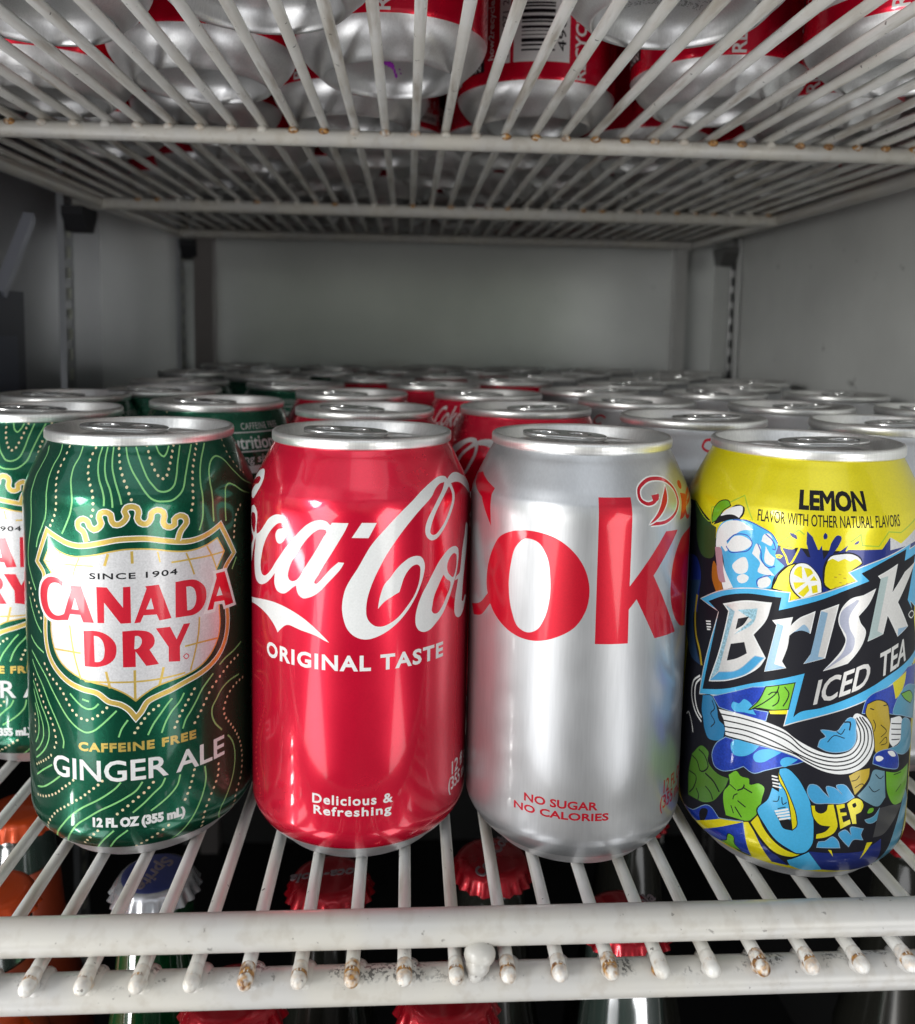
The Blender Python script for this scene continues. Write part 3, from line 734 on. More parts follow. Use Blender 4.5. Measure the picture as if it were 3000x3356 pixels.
F white 32.2,81.5 34.2,82.0 35.2,84.4 36.2,88.7 38.1,92.9 39.5,96.0 41.0,95.4 41.0,89.9 39.0,84.6 37.4,79.2 36.7,74.8 36.5,73.2 37.8,72.6 39.3,74.0 40.8,73.6 39.5,71.6 37.3,69.5 35.4,68.7 33.2,69.1 31.7,70.5 31.4,72.8 32.0,76.1 33.0,79.2 33.3,80.6 31.6,80.5
F white -45.5,72.7! -37.4,74.6 -32.0,75.6 -27.3,76.0 -23.5,75.7 -20.1,74.9 -17.0,73.7 -14.1,72.0 -11.4,69.9 -9.7,68.4 -8.7,67.4! -10.1,67.9 -12.3,68.9 -14.6,69.5 -17.0,69.9 -19.3,70.4 -21.2,70.7 -22.3,70.5 -23.8,69.5 -25.0,68.4 -25.8,67.6! -26.5,68.6 -28.4,70.3 -30.7,71.5 -33.9,72.3 -38.1,72.4 -45.1,71.2!
T white .42 -31.0,59.6 26.0,64.0 "ORIGINAL TASTE"
T white .22 -13.6,21.1 9.2,23.9 "Delicious &"
T white .22 -13.2,17.9 8.9,20.5 "Refreshing"
T white .2 31.6,21.4 w15 h4 "12 fl oz"
T white .2 29.8,16.8 w16 h4 "(355 mL)"
CAN 2
F dietred -19.6,97.4 -12.0,98.6 -5.7,97.3 -0.6,93.6 2.5,88.7 3.6,83.2 2.8,78.1 0.0,73.3 -4.9,70.0 -10.0,68.2 -15.6,68.1 -21.5,70.1 -26.2,73.7 -29.1,79.4 -28.9,84.9 -26.8,90.7 -23.8,95.1 | -14.7,96.2 -10.8,95.7 -8.3,92.4 -7.1,86.4 -7.2,79.8 -8.6,74.4 -10.6,71.2 -13.4,70.0 -16.3,70.9 -18.6,75.1 -19.8,81.7 -19.3,88.1 -17.6,93.6
F dietred 5.4,108.8! 14.9,108.7! 14.8,84.5! 26.9,98.6! 32.7,98.2! 22.6,86.7! 33.6,68.6! 23.9,68.8! 17.1,80.7! 14.8,78.1! 14.9,68.6! 5.5,68.8!
F dietred 45.4,97.2! 35.0,95.2 31.5,90.5 30.2,84.5 30.4,79.1 32.4,73.9 36.4,69.9 42.6,67.8!
F dietred -45.6,110.0! -40.0,111.2! -28.0,108.2! -28.5,106.4! -27.7,97.5! -33.6,104.9! -43.3,107.6!
F dietred -39.6,71.3! -32.1,74.2 -28.2,78.0! -27.1,75.1! -31.9,70.4 -37.4,68.6!
L white 1.7 24.7,108.7 22.6,107.1 19.8,106.8 17.9,108.1 17.9,110.2 21.0,112.4 26.0,112.9 30.8,111.6 33.2,109.2 33.3,106.2 31.1,103.2 27.1,101.4 21.0,101.2
L dietred .95 24.7,108.7 22.6,107.1 19.8,106.8 17.9,108.1 17.9,110.2 21.0,112.4 26.0,112.9 30.8,111.6 33.2,109.2 33.3,106.2 31.1,103.2 27.1,101.4 21.0,101.2
F dietred 22.1,108.8! 25.1,109.0! 24.6,107.6 22.3,107.3
G white .4 29.0,110.8! 28.6,108.4 26.1,104.8 22.3,101.9 20.4,101.2! 23.4,104.1 26.1,107.7
F dietred 29.0,110.8! 28.6,108.4 26.1,104.8 22.3,101.9 20.4,101.2! 23.4,104.1 26.1,107.7
F dietred 36.1,108.1! 39.8,107.3! 36.6,101.3 33.8,100.8!
F dietred 37.1,111.0 39.5,110.8 39.3,109.7 37.1,109.0 36.3,110.0
L dietred 1.2 38.7,104.6 43.6,105.7 46.9,107.5 39.5,106.1 37.8,103.2 39.8,100.7 42.1,100.8
T dietred .22 -13.0,21.4 7.8,23.8 "NO SUGAR"
T dietred .22 -16.2,18.3 11.1,20.5 "NO CALORIES"
T dietred .2 31.0,21.2 w15 h4 "12 FL OZ"
T dietred .2 29.4,16.7 w16 h4 "(355 mL)"
CAN 3
F black -35.5,69.7! -42.8,103.3! -35.2,103.9! -26.6,99.8! -25.1,95.1! -8.6,96.9! -5.1,96.9! 12.0,96.8! 21.8,97.0! 24.0,100.1! 28.3,98.3! 32.3,99.4! 34.8,101.2! 45.7,21.1! 41.0,11.1! 33.7,7.0! 11.3,6.9 6.0,5.8 3.1,6.9 -4.5,6.5 -12.0,5.9 -17.1,6.8 -38.9,-1.9 -29.6,6.7 -36.3,9.1! -41.1,21.7!
L lime2 .35 -35.5,103.5 -26.6,100.0 -26.5,103.7! -19.9,106.4! -16.0,108.8! -14.4,106.2! -12.4,102.6!
L lime2 .35 -5.1,97.4 -0.4,101.7! 1.1,100.6!
L lime2 .35 12.7,99.3 15.3,101.3! 15.9,98.4! 20.7,98.0! 23.6,101.8! 28.0,101.3! 34.9,104.5
F navy -6.1,96.6! -1.3,96.9! -0.6,95.1! 0.3,97.1! 2.1,94.7! 2.9,94.6! 1.7,98.3! 1.7,101.5! 3.1,100.2! 4.8,96.4! 5.5,98.1! 6.1,94.3! 7.0,95.8 8.1,99.5 9.3,101.0 10.2,100.7 9.8,98.5 8.3,95.9! 9.6,96.3! 12.1,98.4! 11.3,96.4! 12.3,97.2! 21.8,97.2! 24.0,100.1! 28.3,98.3! 32.3,99.4! 34.9,100.5! 37.7,83.7! -5.4,84.2!
F navy -2.6,100.7! -0.9,100.2 -0.6,99.1! -2.0,99.7
F navy 5.7,100.4 6.2,101.5 6.7,101.0 6.6,99.9 6.0,99.7
F navy 13.6,98.6! 14.3,99.5 15.1,99.6! 14.7,98.8
F silver 24.5,96.8! 24.2,100.3! 28.3,98.3! 34.6,101.6! 35.3,98.2! 31.9,97.6!
O yellow .5 -4.4,96.5 -1.7,96.5 0.2,98.1 -0.6,95.1 -2.4,92.0 -3.2,94.1
O yellow .4 -5.6,94.1 -4.2,94.1 -4.6,93.6 -5.4,93.6
F leafdark -36.6,104.5! -33.2,101.9 -26.6,99.0 -24.2,98.4! -24.2,93.7 -24.8,89.7 -29.7,88.8 -33.1,92.4 -34.2,98.9
F navy -38.3,87.0 -32.6,87.3 -30.3,83.9 -30.6,77.8 -31.2,71.5! -37.8,69.3!
F dblue -40.5,78.4! -30.1,81.5! -31.6,76.6 -33.4,68.3 -31.0,61.0 -28.1,56.4! -34.1,57.3 -37.9,62.6
L gold2 .9 -31.6,76.6 -32.3,70.7 -31.4,64.9 -28.8,60.2 -27.7,56.6
F orange -24.4,88.6 -22.4,86.0 -20.4,80.7! -23.1,80.0! -24.9,83.4
L white .4 -26.6,70.2 -24.6,70.8
L white .4 -26.4,69.5 -24.5,70.0
L white .4 -26.2,68.7 -24.4,69.2
L white .4 -26.0,68.0 -24.6,68.4
L white .55 -28.2,53.3 -31.6,50.1 -32.2,45.7 -29.8,41.8 -26.6,39.9
L white .55 -27.8,52.6 -30.1,49.9 -30.3,46.1 -28.4,42.4 -26.6,41.2
L white .4 -35.1,38.6 -33.7,39.8 -31.8,38.0 -30.5,34.9
F green2 -26.1,101.1 -25.4,103.9 -23.3,106.2 -20.4,106.5 -19.6,105.4! -22.1,103.4 -23.4,101.2 -26.0,99.2!
O ink .26 -26.1,101.1 -25.4,103.9 -23.3,106.2 -20.4,106.5 -19.6,105.4! -22.1,103.4 -23.4,101.2 -26.0,99.2!
F black -25.4,98.9! -23.4,101.8 -19.9,104.6 -17.1,106.2 -15.1,105.6 -15.1,103.9 -16.3,102.2! -18.2,101.8 -22.3,100.3!
F white -22.7,102.0 -21.2,103.8 -18.3,105.4 -15.8,105.8 -15.6,104.2 -16.5,102.6! -17.9,103.1 -20.5,102.8
F sky -23.9,93.8! -23.9,96.9 -22.3,99.9 -18.6,101.8 -14.1,102.3 -10.6,101.4 -7.3,99.7 -5.4,97.4 -5.8,93.7 -3.4,91.5! -6.0,87.8 -6.5,84.8! -17.3,82.4! -20.0,86.6 -21.8,92.0
F white -24.0,94.2! -23.4,97.8 -20.9,100.6 -15.7,101.7 -12.0,100.0! -15.5,99.2 -18.3,96.9 -20.1,95.2! -19.5,92.9 -20.4,92.3! -21.8,93.5 -20.8,88.3 -17.3,82.7! -20.4,81.3! -23.7,90.7
F pink -24.3,92.7! -22.1,93.0 -21.2,89.8 -20.7,86.4 -19.8,83.6! -21.2,83.2 -23.6,89.2
F white -20.0,94.3! -17.5,97.3 -13.8,97.5 -12.2,96.3 -13.6,94.5 -16.0,93.3 -19.0,93.0
F white -9.7,97.3! -9.0,99.4 -7.8,99.7 -6.7,97.9 -7.1,96.4 -8.6,96.9
F white -12.1,93.5! -10.7,96.5 -9.9,95.9 -10.0,92.6 -7.5,90.1 -5.8,88.5! -8.1,88.3 -10.3,88.8 -9.7,91.2
F white -17.9,88.7 -16.7,90.5 -13.9,92.0 -13.0,90.1 -13.3,88.2 -16.5,87.1
F white -16.2,85.6 -14.1,87.3 -12.7,86.8 -13.2,85.4 -15.5,84.6
F white -10.2,85.8 -8.1,88.1 -6.6,86.9 -7.2,85.3 -10.1,84.7
F white -8.5,96.2! -7.2,94.2 -5.9,93.3! -6.5,91.0 -8.1,91.4
L blue .3 -20.2,93.9 -19.0,92.6 -16.0,93.1 -13.2,94.2 -12.2,96.3 -13.2,97.9 -17.1,97.9 -20.1,95.2
L blue .3 -10.7,96.5 -9.7,94.5 -9.4,92.3 -7.5,90.4 -5.8,91.1
L blue .3 -18.4,101.7 -14.1,102.3 -10.2,101.2 -6.9,99.6 -5.4,97.4
L blue .3 -10.1,84.7 -10.4,86.2 -8.8,87.6 -6.7,88.4
L blue .3 -8.7,99.5 -6.7,97.9 -6.0,95.5 -6.7,95.7
F yellow -6.2,84.9! -5.3,87.9 -3.7,90.3 -1.8,92.1 0.5,92.7! -1.8,88.4 -1.1,86.3 1.0,83.3! -1.6,82.0! -1.6,84.4!
O ink .26 -6.2,84.9! -5.3,87.9 -3.7,90.3 -1.8,92.1 0.5,92.7! -1.8,88.4 -1.1,86.3 1.0,83.3! -1.6,82.0! -1.6,84.4!
L black .35 -6.4,84.9 -5.4,87.3 -4.7,89.3 -2.8,91.5 -0.5,92.7
F black -2.1,88.2 -1.7,91.0 -0.1,92.8 1.8,93.0 4.2,91.3 5.9,88.9 6.4,85.7! 1.4,83.0! 0.0,83.9 -1.4,85.5
F white -1.9,88.4 -1.4,91.0 0.0,92.6 1.7,92.8 4.1,91.1 5.6,88.7 6.1,85.5! 1.4,83.3! 0.1,84.3 -1.2,85.9
F yellow -1.0,89.6! -0.7,90.9 0.6,92.0 0.9,91.9! 1.2,88.6!
F yellow 1.4,91.7! 3.2,91.4 3.8,90.4! 2.4,89.1!
F yellow 4.0,89.8! 4.9,88.5! 3.1,88.3!
F yellow -1.0,87.4! 2.1,87.8! -0.4,85.5!
F yellow 2.6,87.2! 0.3,84.5! 1.7,83.7! 3.1,85.7!
F yellow 3.5,86.9! 4.9,87.4! 5.2,85.4! 3.9,84.9!
F black 6.5,87.1! 6.1,90.0 6.4,93.3 7.5,95.3 10.3,96.3 13.4,96.4 16.0,94.7 16.3,93.4! 12.7,91.1! 15.3,88.9! 8.4,85.9!
F yellow 6.8,87.5 6.5,90.0 6.8,93.1 7.7,95.0 10.3,96.0 13.4,96.1 15.7,94.6 16.1,93.5! 12.7,91.1! 15.3,89.0! 8.3,86.3!
O ink .26 6.8,87.5 6.5,90.0 6.8,93.1 7.7,95.0 10.3,96.0 13.4,96.1 15.7,94.6 16.1,93.5! 12.7,91.1! 15.3,89.0! 8.3,86.3!
F white 7.1,93.9! 7.8,95.1 10.3,95.9 13.4,96.0 15.6,94.7 16.1,93.6! 14.2,94.8 12.9,94.1 11.4,94.8 9.8,94.0 8.4,94.7
L gold2 .3 9.0,89.8 9.7,89.7
L gold2 .3 10.1,90.5 10.8,90.5
L gold2 .3 11.4,89.6 12.1,89.5
L gold2 .3 10.4,88.4 11.0,88.3
L gold2 .3 9.3,87.0 10.0,87.0
L gold2 .3 12.2,88.2 12.8,88.2
F sky -29.7,76.0! -20.4,81.2 -15.4,83.0 -10.8,84.0 -1.6,84.5! -1.8,82.0! -0.6,82.5 5.9,85.0 10.8,87.1 15.0,88.8! 12.7,91.1! 15.1,92.2 24.6,95.4 32.4,97.9! 32.7,99.4! 32.4,96.4! 35.6,97.1! 38.4,79.3! 34.8,81.6! 42.6,64.5! 36.2,61.6 30.1,60.0 22.4,57.0 14.6,54.1 7.7,51.6 1.1,48.8 -1.3,47.5! 0.9,59.8! -6.5,57.3 -11.6,54.8 -18.0,51.4 -28.1,47.8! -27.7,50.9 -21.7,74.7!
O silver2 .28 -29.7,76.0! -20.4,81.2 -15.4,83.0 -10.8,84.0 -1.6,84.5! -1.8,82.0! -0.6,82.5 5.9,85.0 10.8,87.1 15.0,88.8! 12.7,91.1! 15.1,92.2 24.6,95.4 32.4,97.9! 32.7,99.4! 32.4,96.4! 35.6,97.1! 38.4,79.3! 34.8,81.6! 42.6,64.5! 36.2,61.6 30.1,60.0 22.4,57.0 14.6,54.1 7.7,51.6 1.1,48.8 -1.3,47.5! 0.9,59.8! -6.5,57.3 -11.6,54.8 -18.0,51.4 -28.1,47.8! -27.7,50.9 -21.7,74.7!
F black -25.9,76.4! -19.6,79.9 -13.4,82.0 -3.7,82.8! -4.2,79.2! -0.5,80.7 6.0,83.4 12.6,86.5 18.5,88.8! 16.1,90.9! 23.8,94.4 30.8,96.6! 30.4,93.4! 35.8,94.6! 33.2,82.2! 37.1,77.7 40.1,71.3! 41.4,66.4! 38.4,65.5 32.1,63.7 26.6,62.0 22.1,60.0 14.5,56.7 7.6,53.8 2.0,51.6 0.9,50.3! 3.1,62.9! -3.2,60.2 -10.2,57.3 -18.1,53.2 -26.8,49.8! -21.7,74.5!
G white .35 -19.7,77.2! -12.9,79.8 -6.5,80.6! -7.5,76.3 -10.9,71.0! -7.3,65.3! -8.6,62.8 -11.8,59.7 -17.4,56.2 -23.8,53.6! -20.9,62.2 -18.7,71.9 -18.0,75.8!
F silver2 -19.7,77.2! -12.9,79.8 -6.5,80.6! -7.5,76.3 -10.9,71.0! -7.3,65.3! -8.6,62.8 -11.8,59.7 -17.4,56.2 -23.8,53.6! -20.9,62.2 -18.7,71.9 -18.0,75.8!
O white .22 -19.7,77.2! -12.9,79.8 -6.5,80.6! -7.5,76.3 -10.9,71.0! -7.3,65.3! -8.6,62.8 -11.8,59.7 -17.4,56.2 -23.8,53.6! -20.9,62.2 -18.7,71.9 -18.0,75.8!
F ice -19.7,77.2! -16.3,76.2! -20.7,57.6! -23.8,53.6! -20.9,62.2 -18.7,71.9 -18.0,75.8!
F sky2 -20.6,57.2! -15.0,59.5 -9.8,65.2! -7.3,65.3! -11.8,59.7 -17.4,56.2 -23.8,53.6!
O ice2 .2 -20.6,57.2! -15.0,59.5 -9.8,65.2! -7.3,65.3! -11.8,59.7 -17.4,56.2 -23.8,53.6!
F ice -15.5,76.8! -9.8,78.6! -10.3,75.3 -16.4,69.3! -11.1,75.1!
F black -15.2,74.4! -12.0,75.8! -13.7,72.9 -15.8,71.1!
F black -17.1,66.6! -13.0,68.3! -12.1,65.3! -15.2,62.9 -18.1,61.4!
F silver2 -5.6,76.1! -0.7,77.8! -1.1,75.3! 1.3,78.0 3.5,79.3 4.8,80.1! 3.9,74.1! 1.8,75.0 0.2,74.3 -1.3,72.8! -1.6,69.6 -2.8,65.3! -1.7,63.7! -7.0,61.6! -4.5,75.0!
O white .22 -5.6,76.1! -0.7,77.8! -1.1,75.3! 1.3,78.0 3.5,79.3 4.8,80.1! 3.9,74.1! 1.8,75.0 0.2,74.3 -1.3,72.8! -1.6,69.6 -2.8,65.3! -1.7,63.7! -7.0,61.6! -4.5,75.0!
F ice2 -4.7,75.7! -2.8,75.2! -4.6,64.2! -1.7,63.7! -7.0,61.6! -4.5,74.9!
F ice2 -1.3,72.8! 0.8,74.8 2.4,76.3 3.4,75.3! 3.9,74.1! 1.8,74.6 -0.1,73.9!
F silver2 6.3,80.4! 10.6,82.4! 7.9,67.7! 2.8,65.6! 4.5,68.5!
O white .22 6.3,80.4! 10.6,82.4! 7.9,67.7! 2.8,65.6! 4.5,68.5!
F ice2 6.3,80.4! 8.0,80.0! 6.2,67.9! 7.9,67.7! 2.8,65.6! 4.3,68.3!
F silver2 20.6,86.6! 18.8,82.7 16.0,79.3! 16.8,77.3 18.3,75.4 17.9,72.5 15.9,68.9 13.9,66.5! 7.7,64.1! 10.3,67.3 12.5,70.7 13.1,72.9 12.3,74.7 10.9,77.9 11.5,81.2 13.8,84.0 17.1,84.9!
O white .22 20.6,86.6! 18.8,82.7 16.0,79.3! 16.8,77.3 18.3,75.4 17.9,72.5 15.9,68.9 13.9,66.5! 7.7,64.1! 10.3,67.3 12.5,70.7 13.1,72.9 12.3,74.7 10.9,77.9 11.5,81.2 13.8,84.0 17.1,84.9!
F lav 15.3,83.8! 11.3,80.1 11.1,77.6 13.2,73.6 12.9,70.7 7.7,64.1! 12.0,67.4! 15.1,70.3 15.4,73.3 14.0,75.8 13.5,78.4 16.0,83.6!
F silver2 21.2,90.0! 27.5,92.7! 26.2,85.1! 30.9,90.2! 35.9,92.4! 28.8,82.5! 28.6,82.2! 34.2,74.7! 29.6,72.7! 25.1,79.1! 23.9,74.1! 19.3,72.5! 21.0,80.0 22.5,88.7!
O white .22 21.2,90.0! 27.5,92.7! 26.2,85.1! 30.9,90.2! 35.9,92.4! 28.8,82.5! 28.6,82.2! 34.2,74.7! 29.6,72.7! 25.1,79.1! 23.9,74.1! 19.3,72.5! 21.0,80.0 22.5,88.7!
F ice3 22.0,89.4! 24.4,89.8! 22.0,75.0! 23.9,74.1! 19.3,72.5!
F ice2 29.6,74.8! 34.2,74.7! 29.6,72.7!
O white .3 34.3,78.0 35.9,78.7 37.8,77.3 36.2,76.6
T silver2 .3 5.7,54.5 20.0,60.2 6.7,61.4 "ICED"
T silver2 .3 23.5,61.8 34.4,65.1 23.5,68.7 "TEA"
T ink .6 -0.7,107.0 17.2,107.3 -0.7,112.0 "LEMON"
T ink .08 -11.1,102.8 27.6,103.1 -11.2,105.9 "FLAVOR WITH OTHER NATURAL FLAVORS"
F midblue -26.6,48.1! -22.7,49.3 -20.5,46.5 -19.6,43.3 -17.9,42.6 -17.9,38.2! -20.4,36.8 -23.5,36.3 -25.3,38.7 -26.1,41.6 -26.5,42.4
O ink .26 -26.6,48.1! -22.7,49.3 -20.5,46.5 -19.6,43.3 -17.9,42.6 -17.9,38.2! -20.4,36.8 -23.5,36.3 -25.3,38.7 -26.1,41.6 -26.5,42.4
L ink .3 -22.6,48.1 -21.5,46.1 -22.9,44.0 -21.2,42.2 -22.6,40.1
F royal -22.4,49.4! -10.1,56.3! -6.5,57.3! -6.7,54.6! -9.8,50.3 -5.5,50.4! -6.0,47.7! -13.5,47.5 -20.0,47.1!
O ice2 .2 -22.4,49.4! -10.1,56.3! -6.5,57.3! -6.7,54.6! -9.8,50.3 -5.5,50.4! -6.0,47.7! -13.5,47.5 -20.0,47.1!
F sky -15.9,48.7 -15.3,50.4 -13.7,50.4 -12.2,52.2 -9.8,51.0 -9.4,49.6 -8.6,48.7! -12.0,48.4 -15.6,48.2
F green2 -10.9,49.4! -8.1,53.1 -6.5,57.3! 0.9,60.0! -0.4,52.3! -4.5,51.2 -8.4,50.7
O ink .26 -10.9,49.4! -8.1,53.1 -6.5,57.3! 0.9,60.0! -0.4,52.3! -4.5,51.2 -8.4,50.7
L ink .3 -9.8,50.1 -6.3,53.2 -3.4,56.9 -3.1,58.3
L ink .3 -3.4,56.9 -2.9,55.1 -3.2,53.6 -4.5,52.3
L ink .3 -5.7,55.2 -4.7,56.2 -3.3,56.5
L ink .3 -1.7,58.4 -0.5,56.8 -0.9,54.8 -1.8,52.9
F yellow -5.3,50.8! -0.6,52.1! -0.7,50.9! -4.9,50.0!
F royal -17.3,39.3! -9.3,40.2 -1.5,40.1 4.7,38.7! 2.7,37.6! -1.9,35.6 -5.3,33.8 -8.9,31.9 -11.4,32.9! -14.7,30.5 -18.1,29.0 -20.4,29.2 -21.6,31.5 -20.4,36.0
O ice2 .2 -17.3,39.3! -9.3,40.2 -1.5,40.1 4.7,38.7! 2.7,37.6! -1.9,35.6 -5.3,33.8 -8.9,31.9 -11.4,32.9! -14.7,30.5 -18.1,29.0 -20.4,29.2 -21.6,31.5 -20.4,36.0
F sky -15.5,38.0 -14.3,39.6 -10.8,40.1 -7.4,40.1! -9.2,37.6 -12.1,35.6 -14.5,35.3
F sky -8.9,36.5 -7.7,38.6 -4.9,40.0 -1.5,39.9! -4.1,37.6 -6.5,35.7 -8.3,35.5
F sky -1.7,37.4 -0.1,38.9 2.7,38.7! 0.7,36.8 -0.6,35.8! -1.6,36.5
F royal 18.9,52.5! 19.9,56.1 29.0,59.4! 36.0,62.8! 42.4,62.2! 46.9,45.7! 27.6,51.4!
O ice2 .2 18.9,52.5! 19.9,56.1 29.0,59.4! 36.0,62.8! 42.4,62.2! 46.9,45.7! 27.6,51.4!
F yellow 28.9,59.8! 35.3,61.8! 34.9,58.9 32.5,55.7 30.6,54.9!
F sky3 29.8,51.3 30.8,53.8 34.4,57.1 45.6,54.9! 46.7,44.6! 33.9,49.6
O ice2 .2 29.8,51.3 30.8,53.8 34.4,57.1 45.6,54.9! 46.7,44.6! 33.9,49.6
F green2 33.1,55.9! 39.4,55.0 42.2,52.2 40.2,51.2! 34.8,54.3
O ink .26 33.1,55.9! 39.4,55.0 42.2,52.2 40.2,51.2! 34.8,54.3
F white -20.0,46.5! -13.5,47.5 -6.0,47.5 -0.8,46.2 1.4,44.7 4.8,43.0 9.0,41.5 13.2,41.2 16.5,42.5 18.0,45.2 17.6,48.2 16.3,51.5 16.8,52.4 19.8,51.5 22.4,48.6 23.5,45.1 23.1,41.3 21.2,38.2 17.7,36.2 13.9,35.6 9.3,36.3 5.1,38.0 1.6,39.6 -3.6,40.4 -9.3,40.6 -17.3,39.9! -18.2,44.1
L ink .38 -19.5,45.3 -12.7,46.5 -6.0,46.4 0.3,44.9 3.5,42.4 8.4,40.6 13.3,40.3 16.9,41.5 18.9,44.4 18.7,47.4 16.9,51.1
L ink .38 -18.8,43.8 -12.6,44.8 -5.9,44.9 0.4,43.2 3.6,41.1 8.4,39.5 13.4,39.1 17.8,40.5 20.0,44.0 19.9,47.3 17.4,51.4
L ink .38 -17.9,42.2 -11.0,43.4 -4.0,42.6 3.6,39.9 8.5,38.3 13.8,38.0 18.6,39.6 21.2,43.5 21.0,47.2 18.2,51.6
L ink .38 -17.6,40.9 -10.9,41.9 -4.3,41.1 2.3,40.0 4.7,38.8 8.9,37.2 13.9,36.8 19.1,38.4 22.5,42.9 22.2,47.1 19.0,51.5
F sky2 7.5,43.0! 8.1,45.1 9.4,45.9 8.0,47.7 10.0,47.8 12.1,47.6 13.8,49.8 15.5,51.5 16.5,51.3 17.5,47.5 17.5,44.5 16.5,42.9 13.2,41.8 9.7,42.0
O ice2 .2 7.5,43.0! 8.1,45.1 9.4,45.9 8.0,47.7 10.0,47.8 12.1,47.6 13.8,49.8 15.5,51.5 16.5,51.3 17.5,47.5 17.5,44.5 16.5,42.9 13.2,41.8 9.7,42.0
L ink .25 9.9,44.5 11.5,46.4 14.4,45.7
L ink .25 12.1,47.6 13.3,46.8 14.3,48.3
L ink .4 14.0,50.2 15.6,50.2 15.6,47.9
F gold2 20.4,55.0! 23.3,55.8 27.3,54.1 28.5,50.3 29.5,46.3 29.3,42.5 28.2,40.1 26.1,39.9 24.1,40.8 23.4,44.3 22.1,49.0 19.9,52.8
O ink .26 20.4,55.0! 23.3,55.8 27.3,54.1 28.5,50.3 29.5,46.3 29.3,42.5 28.2,40.1 26.1,39.9 24.1,40.8 23.4,44.3 22.1,49.0 19.9,52.8
L ink .25 25.3,48.6 27.6,46.3 25.6,45.1
L ink .25 25.3,43.3 27.7,44.7 28.1,43.1 25.8,42.8
L ink .25 22.6,50.4 23.5,48.5 23.1,47.0
L ink .3 21.3,53.7 22.6,53.2
L ink .3 25.8,53.9 27.4,53.9
F white 29.1,49.8! 34.0,49.0 35.7,45.5 34.2,42.0 30.9,41.2! 29.6,42.4
L ink .3 29.5,48.2 35.3,46.7
L ink .3 29.6,46.6 35.5,45.1
L ink .3 29.8,45.1 35.2,43.7
L ink .3 30.0,43.5 34.1,42.6
F sky3 34.9,48.0 41.8,45.0 44.4,37.8 38.5,37.2 28.6,41.1! 34.3,41.6
O ice2 .2 34.9,48.0 41.8,45.0 44.4,37.8 38.5,37.2 28.6,41.1! 34.3,41.6
F royal 23.4,37.9! 23.7,40.1 28.6,41.1 34.1,37.4 34.5,34.6 29.2,35.5
O ice2 .2 23.4,37.9! 23.7,40.1 28.6,41.1 34.1,37.4 34.5,34.6 29.2,35.5
F white 24.2,39.7 25.6,39.8 27.2,38.7 26.3,38.2 24.5,38.7
F white 28.7,40.4 31.1,40.0 32.6,38.2 30.6,38.6
F green3 -30.5,28.4! -24.9,33.2 -22.9,32.4 -23.0,29.6 -21.4,28.3 -19.4,27.6 -15.4,27.8! -16.5,24.5 -17.7,22.4 -20.3,18.7 -23.8,16.5 -28.1,15.5 -31.7,14.7! -32.0,22.2
O ink .26 -30.5,28.4! -24.9,33.2 -22.9,32.4 -23.0,29.6 -21.4,28.3 -19.4,27.6 -15.4,27.8! -16.5,24.5 -17.7,22.4 -20.3,18.7 -23.8,16.5 -28.1,15.5 -31.7,14.7! -32.0,22.2
L ink .55 -23.9,25.5 -20.7,24.6 -18.4,22.4
L ink .4 -23.6,21.7 -21.4,20.6 -20.6,19.0
L ink .4 -27.6,19.0 -26.3,17.7 -26.5,15.9
L ink .4 -30.9,27.8 -27.6,27.3 -26.2,25.2 -22.9,28.0 -24.8,30.8 -27.2,31.2
L ink .4 -31.6,22.4 -27.9,22.6 -29.0,18.3 -31.0,15.9
F green2 -15.8,28.8! -13.1,30.9 -12.2,30.0 -9.5,29.9 -9.4,28.5 -6.9,29.6 -5.5,29.1 -5.7,25.9 -6.5,22.1 -8.2,18.4 -9.6,17.5 -12.7,17.0 -16.0,16.5! -17.1,20.6 -17.1,23.1 -15.3,26.6
O ink .26 -15.8,28.8! -13.1,30.9 -12.2,30.0 -9.5,29.9 -9.4,28.5 -6.9,29.6 -5.5,29.1 -5.7,25.9 -6.5,22.1 -8.2,18.4 -9.6,17.5 -12.7,17.0 -16.0,16.5! -17.1,20.6 -17.1,23.1 -15.3,26.6
L ink .4 -12.8,25.3 -11.1,26.8 -10.9,27.8
L ink .4 -11.1,26.8 -8.6,26.2
L ink .4 -12.6,22.4 -10.2,21.4
L ink .4 -13.3,20.3 -11.2,18.0
L ink .3 -14.5,20.2 -13.6,18.2
L ink .3 -14.0,22.2 -13.7,23.5 -12.7,24.4
L ink .3 -15.3,26.2 -13.2,25.3
F royal -37.1,9.1! -29.5,11.3 -20.7,16.5 -18.2,14.7! -10.8,17.0! -8.4,6.6! -17.1,6.8! -25.5,5.4! -29.9,6.9!
O ice2 .2 -37.1,9.1! -29.5,11.3 -20.7,16.5 -18.2,14.7! -10.8,17.0! -8.4,6.6! -17.1,6.8! -25.5,5.4! -29.9,6.9!
F ink -25.1,13.8 -23.7,14.9 -22.4,15.2 -23.1,11.9 -25.5,9.4 -25.8,11.2
F yellow -30.3,7.1! -17.7,14.7! -10.6,16.9! -38.1,-1.3!
F green2 -18.6,7.2! -16.3,8.4 -14.6,11.7 -13.4,11.4 -13.3,8.6 -11.7,6.8! -15.4,6.5
O ink .26 -18.6,7.2! -16.3,8.4 -14.6,11.7 -13.4,11.4 -13.3,8.6 -11.7,6.8! -15.4,6.5
F yellow -10.6,16.9! -8.9,17.6! -2.7,6.8! -8.6,5.7!
F navy -8.9,17.6! 2.0,6.8! -2.7,6.8!
F ink -9.3,17.4! -6.5,21.2! -4.1,16.9 -0.5,13.9 2.7,12.6 6.1,12.9! 3.0,10.3 -1.6,10.1 -5.4,12.9
F yellow -8.7,17.6! -6.8,20.5! -4.5,16.6 -0.8,13.4 2.7,12.2 5.7,12.6! 2.8,10.7 -1.4,10.7 -5.0,13.3
